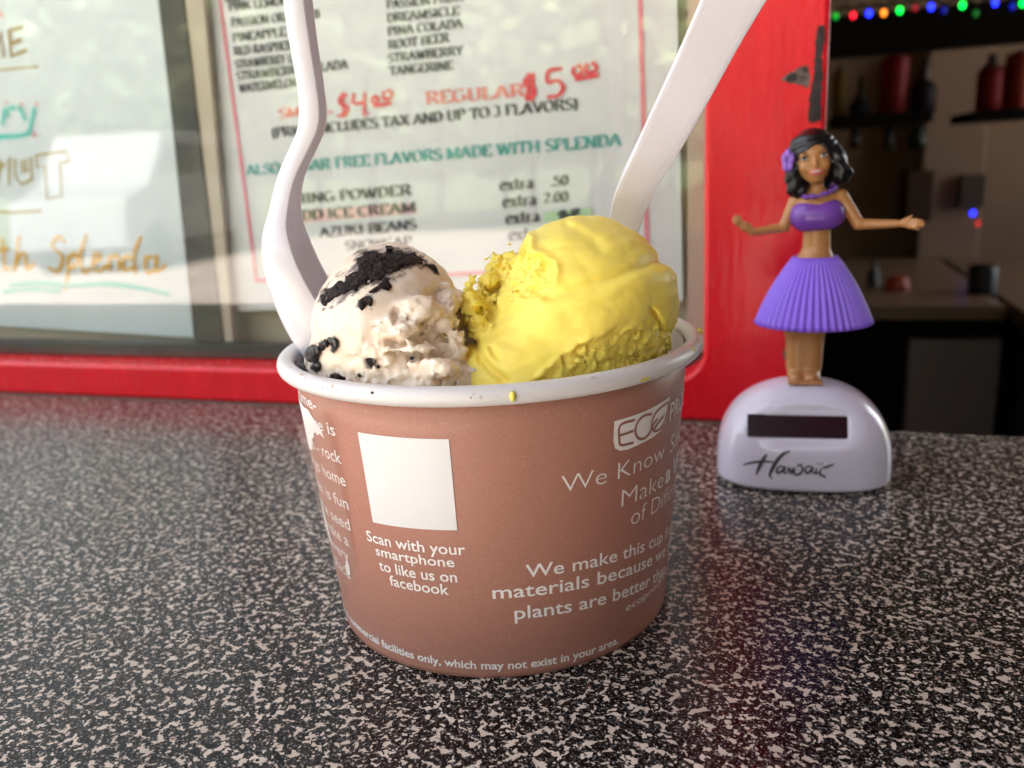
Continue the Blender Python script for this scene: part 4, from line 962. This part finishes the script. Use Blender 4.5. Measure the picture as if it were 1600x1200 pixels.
# flower and lei
fl_c = hw(-.150, -.055, .035)
Vf = []; Ff = []
for k in range(5):
    a = 2*PI*k/5 + .3; rings = []
    v, f_ = lathe([(math.sin(b), math.cos(b)) for b in np.linspace(.05, PI-.05, 7)], 10)
    v = np.array(v)*np.array((.032, .020, .030)); v[:, 0] += .026
    v = np.stack([(v[:, 0]*math.cos(a) - v[:, 2]*math.sin(a))*.72, v[:, 1] - v[:, 0]*.2, (v[:, 0]*math.sin(a) + v[:, 2]*math.cos(a))*1.25], -1) + fl_c
    n = len(Vf); Vf += v.tolist(); Ff += [tuple(i+n for i in q) for q in f_]
mesh_obj('flower', Vf, Ff, m_lilac, doll)
Vf = []; Ff = []
for k in range(34):
    a = 2*PI*k/34; v, f_ = lathe([(math.sin(b), math.cos(b)) for b in np.linspace(.05, PI-.05, 5)], 6); s = .0125 + .004*((k*7) % 3)/2
    v = np.array(v)*s + np.array([.040 + .098*math.sin(a), -.012-.078*math.cos(a), 1.862 - .020*math.cos(a) + .02*math.sin(a) + .004*((k*5) % 3-1)])
    n = len(Vf); Vf += v.tolist(); Ff += [tuple(i+n for i in q) for q in f_]
mesh_obj('lei', Vf, Ff, m_purpled, doll)

# ================================================================== INSIDE THE STAND
m_wallin = M('brown_interior_wall', (.21, .135, .080), .7, var=.15, vscale=.3)
m_dark = M('dark_surface', (.008, .006, .005), .8, spec=.1)
m_lam = M('brown_laminate', (.18, .12, .072), .35)
m_light = M('light_strip', (.25, .165, .105), .6)
m_cool = M('pale_panel', (.27, .235, .20), .5)
def inbox(name, px0, px1, py0, py1, w0, w1, mat, label=None, cat=None, kind=None, bevel=.05):
    s0, z1 = wl(px0, py0, w0); s1, z0 = wl(px1, py1, w0)
    o = box_obj(name, (s0, s1, w0, w1, z0, z1), mat, bevel=bevel); o.location = WO; o.rotation_euler = (0, 0, WYAW); return setp(o, label, cat, None, kind)
def wallbox(name, b, mat, kind='structure', **k):
    o = box_obj(name, b, mat, **k); o.location = WO; o.rotation_euler = (0, 0, WYAW); return setp(o, kind=kind)
wallbox('interior_wall', (-26, 34, 44, 45, -21, 28), m_wallin)
wallbox('interior_side_wall', (-27, -26, .9, 44, -21, 28), m_wallin)
wallbox('interior_side_wall', (34, 35, .9, 20, -21, 28), m_wallin)  # stops short: unseen opening added to let daylight into the room
wallbox('interior_floor', (-26, 34, .9, 44, -22, -21), m_dark)
wallbox('interior_ceiling', (-26, 34, .9, 44, 26, 27), m_wallin)

# shelf, bottles, string lights
inbox('ceiling_beam', 1296, 1700, 26, 56, 33, 34, m_dark, 'dark beam across the top of the room, behind the coloured lights', 'beam')
inbox('wall_strip', 1456, 1524, 56, 432, 42, 43.8, m_light, 'paler vertical strip of wall between the two bottle shelves', 'panel')
inbox('shelf', 1300, 1458, 182, 190, 33, 38, m_dark, 'dark shelf carrying the syrup bottles, left of the pale strip', 'shelf')
inbox('shelf', 1518, 1640, 174, 182, 33, 38, m_dark, 'dark shelf carrying the red bottles at the right edge', 'shelf')
def bottle(px, pyb, pyt, wpx_, off, cbody, label, frac=.62, capc=None, liquid=1.0):
    s, zb_ = wl(px, pyb, off); _, zt_ = wl(px, pyt, off); hgt = zt_-zb_; rad = wpx_/2*wpx(off); c = WO + WS*s + WW*off
    r = empty('syrup_bottle', label, 'bottle', loc=(c[0], c[1], zb_), group=None)
    mb = M('syrup', cbody, .5, spec=.25); zl = hgt*frac
    pr = [(.01, 0), (rad*.92, 0), (rad, hgt*.03), (rad, zl*.9), (rad*.9, zl), (.01, zl)]
    o = mesh_obj('bottle_body', *lathe(pr, 20), mb, r); fix_normals(o)
    mc = M('bottle_neck', capc or (.03, .015, .012), .3)
    o = mesh_obj('bottle_neck', *lathe([(.01, zl), (rad*.8, zl), (rad*.35, zl+(hgt-zl)*.45), (rad*.3, hgt*.98), (.01, hgt)], 20), mc, r); fix_normals(o)
bottle(1310, 182, 100, 20, 35, (.15, .09, .004), 'dark yellow syrup bottle beside the red post', .85)
bottle(1343, 182, 120, 28, 35, (.008, .012, .012), 'short black bottle between yellow and red bottles', .35, (.035, .03, .022))
bottle(1394, 181, 84, 36, 35, (.20, .002, .006), 'tall red syrup bottle in the middle of the left shelf', .94)
bottle(1441, 178, 88, 32, 35, (.010, .002, .006), 'dark purple bottle with clear pinkish top beside the pale strip', .5, (.045, .022, .02))
bottle(1544, 174, 82, 34, 35, (.20, .003, .006), 'red syrup bottle with narrow top right of the pale strip', .72, (.05, .03, .025))
bottle(1586, 174, 78, 34, 35, (.22, .016, .003), 'orange-red syrup bottle at the right edge of the picture', .94)
def nozzle(px, py0, py1, wd, colr, lab):
    s, zt_ = wl(px, py0, 34); _, zb_ = wl(px, py1, 34); c = WO+WS*s+WW*34; rad = wd/2*wpx(34)
    o = mesh_obj('bottle_pourer', *lathe([(.01, 0), (rad, .0), (rad*.9, (zt_-zb_)*.5), (rad*.3, (zt_-zb_)*.9), (.01, zt_-zb_)], 14), M('pourer', colr, .4)); o.location = (c[0], c[1], zb_); fix_normals(o); setp(o, lab, 'pourer')
nozzle(1336, 192, 232, 14, (.02, .006, .006), 'dark reddish pourer hanging under the left shelf, nearest the doll')
nozzle(1390, 192, 235, 16, (.01, .014, .010), 'black pourer hanging under the middle of the left shelf')
nozzle(1436, 190, 232, 26, (.010, .022, .012), 'greenish black pourer hanging under the right end of the left shelf')
inbox('wooden_box', 1420, 1456, 268, 346, 40, 43.5, M('dark_orange_wood', (.04, .014, .002), .6), 'dark orange-brown box standing behind the doll hand', 'box')
inbox('wall_panel', 1502, 1538, 274, 324, 41.4, 42, M('tan_panel', (.055, .036, .02), .6), 'small tan panel on the pale strip, above the blue spot', 'panel')
inbox('back_counter', 1290, 1570, 478, 502, 27, 43, m_lam, 'brown back counter running under the bottle shelves', 'counter')
inbox('lower_cabinet', 1290, 1562, 502, 760, 28.5, 42, m_dark, 'black cabinet below the brown back counter', 'cabinet')
inbox('pale_door', 1422, 1548, 530, 720, 27.9, 28.4, m_cool, 'pale grey door panel set in the black cabinet', 'door')
s0, z0 = wl(1572, 478, 27)
wallbox('side_counter', (s0+.3, 34, 8, 43, z0-.6, z0), m_lam, kind=None); setp(bpy.data.objects['side_counter'], 'brown counter along the right side of the room', 'counter')
wallbox('side_cabinet', (s0+.8, 34, 9, 42, -21, z0-.61), M('side_cab', (.035, .026, .02), .6), kind=None); setp(bpy.data.objects['side_cabinet'], 'dark brown cabinet under the side counter at the right edge', 'cabinet')
def pot(name, px, py0, py1, wd, off, colr, lab, cat, profk):
    s, zt_ = wl(px, py0, off); _, zb_ = wl(px, py1, off); c = WO+WS*s+WW*off; rad = wd/2*wpx(off); hh = zt_-zb_
    o = mesh_obj(name, *lathe([(r*rad, z*hh) for r, z in profk], 24), M(name+'_mat', colr, .4)); o.location = (c[0], c[1], zb_); fix_normals(o); setp(o, lab, cat)
pot('orange_pot', 1403, 432, 474, 36, 31, (.30, .035, .004), 'round orange pot on the back counter behind the skirt', 'pot', [(.01, 0), (.7, 0), (.98, .3), (1, .6), (.8, .9), (.7, 1), (.01, 1)])
pot('black_canister', 1538, 412, 474, 38, 30, (.004, .006, .006), 'black canister on the right end of the back counter', 'canister', [(.01, 0), (.95, 0), (1, .04), (1, .9), (.9, .97), (.01, 1)])
pot('dark_jar', 1366, 408, 466, 18, 32, (.015, .01, .007), 'slim dark jar beside the orange pot', 'jar', [(.01, 0), (.9, 0), (1, .1), (.95, .7), (.4, .85), (.4, 1), (.01, 1)])
# string of coloured lights
OL = 24
lights = empty('string_lights', 'string of small coloured party lights across the top of the opening', 'string lights', **wall)
cols = dict(g=((.0, 1, .06, 1)), r=((1, .01, .03, 1)), b=((.01, .02, 1, 1)), o=((1, .25, .02, 1)))
mats = {}
blist = [(1306, 25, 'g', .25), (1333, 24, 'r', 1.3), (1358, 21, 'b', 3.2), (1381, 20, 'o', 1.4), (1406, 16, 'g', 2.0), (1430, 12, 'r', .15), (1455, 11, 'b', 3.2), (1475, 16, 'b', .12), (1504, 8, 'g', 2.2), (1525, 21, 'g', .05), (1555, 4, 'b', 3.2), (1582, 10, 'b', .2), (1598, 5, 'g', 2.2), (1625, -2, 'r', 1.3)]
rb = 7.0/2*wpx(OL)
Vb, Fb = lathe([(math.sin(a)*rb*.85, math.cos(a)*rb*1.2) for a in np.linspace(.02, PI-.02, 9)], 12)
pts = []
for x, y, c, e in blist:
    key = (c, e)
    if key not in mats: mats[key] = M('bulb_or_spot_' + {'g': 'green', 'r': 'red', 'b': 'blue', 'o': 'orange'}[c], tuple(v*.3 for v in cols[c][:3]), .3, emit=cols[c], es=e*.42)
    o = mesh_obj('bulb_or_spot', Vb, Fb, mats[key], lights); s, z = wl(x, y, OL); o.location = (s, OL, z); pts.append((s, OL, z + rb*1.4))
allp = []
for a, b in zip(pts[:-1], pts[1:]):
    for k in range(4): q = Vector(a).lerp(Vector(b), k/4); q.z += .12*math.sin(PI*k/4)+.03; allp.append(q)
allp.append(Vector(pts[-1]))
mesh_obj('cable', *tube(allp, .05, 6), m_dark, lights)
st2 = empty('reflected_light_spots', 'tiny blue and red spots on the back wall, right, glowing in place of reflected lights', 'reflection', **wall)  # emissive spots drawn in place of reflections of the coloured lights
for x, y, c, e in ((1520, 333, 'b', 3.2), (1528, 349, 'r', .35)):
    key = (c, e)
    if key not in mats: mats[key] = M('spot_red_dim', (.3, .02, .02), .3, emit=cols[c], es=e*.42)
    o = mesh_obj('bulb_or_spot', Vb, Fb, mats[key], st2); s, z = wl(x, y, 40); o.location = (s, 40, z); o.scale = (1.3,)*3

# ================================================================== THE REST OF THE PLACE (seen in reflections), with an added light blocker
m_ext = M('stand_wall_paint', (.20, .13, .10), .7)
wallbox('stand_wall', (7.2, 40, 0, .8, -21, 28), m_ext)
wallbox('stand_wall', (-40, -18.1, 0, .8, -21, 28), m_ext)
wallbox('stand_wall', (-18, .735, .0, .8, -21, -.002), m_ext)
wallbox('stand_wall', (.74, 7.0, -.6, -.05, -21, -.56), m_ext)
wallbox('stand_wall', (-18, 7.0, .0, .8, 9.05, 28), m_ext)
o = wallbox('red_post', (5.6, 6.6, 0, .5, .002, 9), m_red, kind=None); setp(o, 'red painted post on the far right of the serving hatch', 'post')
wallbox('added_light_block', (3.9, 4.6, -34, .0, -21, 28), M('dark_brown_blocker', (.06, .035, .03), .7))  # unseen wall added to keep light off the right side of the cup
wallbox('roof', (-10, 45, -40, 50, 28.1, 29.5), m_ext)  # out of view; reach set to cut front light and favour the left
m_pave = M('pale_concrete', (.55, .48, .42), .85, var=.2, vscale=.05)
m_lawn = M('dry_grass', (.12, .16, .05), .9, var=.4, vscale=.05)
bm = bmesh.new(); v = [bm.verts.new(q) for q in ((-9000, -9000, -21.2), (9000, -9000, -21.2), (9000, 9000, -21.2), (-9000, 9000, -21.2))]; bm.faces.new(v); setp(bm_obj('ground', bm, m_lawn), kind='structure')
bm = bmesh.new(); v = [bm.verts.new(q) for q in ((-400, -260, -21.1), (400, -260, -21.1), (400, 60, -21.1), (-400, 60, -21.1))]; bm.faces.new(v); setp(bm_obj('pavement', bm, m_pave), kind='structure')

# trees across the lot
m_leaf = M('tree_leaves', (.20, .27, .12), .7, var=.5, vscale=.05); m_bark = M('tree_bark', (.12, .09, .07), .9)
rt = random.Random(11)
def tree(x, y, hgt, rad):
    r = empty('tree', None, None, loc=(x, y, -21.2))
    mesh_obj('trunk', *tube([(0, 0, 0), (hgt*.02, 0, hgt*.25), (-hgt*.01, 0, hgt*.6)], lambda k: hgt*.035*(1-.6*k), 8), m_bark, r)
    V = []; Fq = []
    for _ in range(1300):
        u = rt.gauss(0, 1), rt.gauss(0, 1), rt.gauss(0, 1); n = math.sqrt(sum(a*a for a in u)); k = rt.random()**.4
        c = Vector((u[0]/n*rad*k, u[1]/n*rad*k, hgt*.62 + u[2]/n*hgt*.38*k)); s = rad*rt.uniform(.06, .13)
        a = Vector((rt.uniform(-1, 1), rt.uniform(-1, 1), rt.uniform(-1, 1))).normalized(); b = a.orthogonal().normalized(); d = a.cross(b); n_ = len(V)
        V += [c+b*s, c+d*s, c-b*s, c-d*s]; Fq.append((n_, n_+1, n_+2, n_+3))
    mesh_obj('crown', V, Fq, m_leaf, r, smooth=False); return r

for i in range(30):
    th = R_(188 + i*3.0 + rt.uniform(-.8, .8)); RR_ = rt.uniform(330, 420); t_ = tree(RR_*math.sin(th), RR_*math.cos(th), rt.uniform(85, 140), rt.uniform(30, 46))
    setp(t_, 'leafy green tree in the row across the lot, mirrored in the window glass', 'tree', 'trees across the lot')
# a parked van out on the pavement
m_van = M('van_paint', (.24, .25, .26), .35, coat=.3); m_tyre = M('tyre', (.02, .02, .02), .8); m_vglass = M('van_glass', (.02, .025, .03), .08)
def van(x, y, rz):
    r = empty('parked_van', 'silver parked van out on the pavement, mirrored in the window glass', 'van', loc=(x, y, -21.1), rz=rz)
    prof = [(-46, 7), (-46, 26), (-44, 40), (20, 40), (32, 25), (46, 21), (48, 7)]
    bm = bmesh.new(); vs = [bm.verts.new((a, -18, b)) for a, b in prof]; f = bm.faces.new(vs); e = bmesh.ops.extrude_face_region(bm, geom=[f])
    bmesh.ops.translate(bm, verts=[v for v in e['geom'] if isinstance(v, bmesh.types.BMVert)], vec=(0, 36, 0)); bm_obj('body', bm, m_van, r, bevel=1.5, seg=3)
    for x0, x1 in ((-40, -22), (-19, 0)): box_obj('window', (x0, x1, -18.4, 18.4, 27, 36), m_vglass, r, bevel=.3)
    bm = bmesh.new(); vs = [bm.verts.new((a, -18.4, b)) for a, b in ((3, 27), (3, 36), (19, 36), (28, 27))]; f = bm.faces.new(vs); e = bmesh.ops.extrude_face_region(bm, geom=[f])
    bmesh.ops.translate(bm, verts=[v for v in e['geom'] if isinstance(v, bmesh.types.BMVert)], vec=(0, 36.8, 0)); bm_obj('window', bm, m_vglass, r)
    for wx in (-30, 32):
        for wy in (-16, 16):
            V, Fc = lathe([(.1, -3), (6, -3), (7.2, -2), (7.2, 2), (6, 3), (.1, 3)], 20); V = [(a, c, b) for a, b, c in V]
            o = mesh_obj('wheel', V, Fc, m_tyre, r); o.location = (wx, wy, 7.2); fix_normals(o)
van(-262, -150, 1.05)

for px, py, r_, lab in ((134, 624, .022, 'tiny pale crumb on the counter beside the red sill'), (160, 700, .012, 'smaller pale crumb on the counter, left of the cup')):
    c = on_z(px, py, r_*.6); V, Fc = lathe([(math.sin(a)*r_, math.cos(a)*r_*.7) for a in np.linspace(.02, PI-.02, 7)], 9)
    V = [(x*(1+.2*math.sin(9*y/r_)), y, z) for x, y, z in V]; o = mesh_obj('crumb', V, Fc, M('crumb_tan', (.45, .33, .22), .7)); o.location = tuple(c); setp(o, lab, 'crumb')
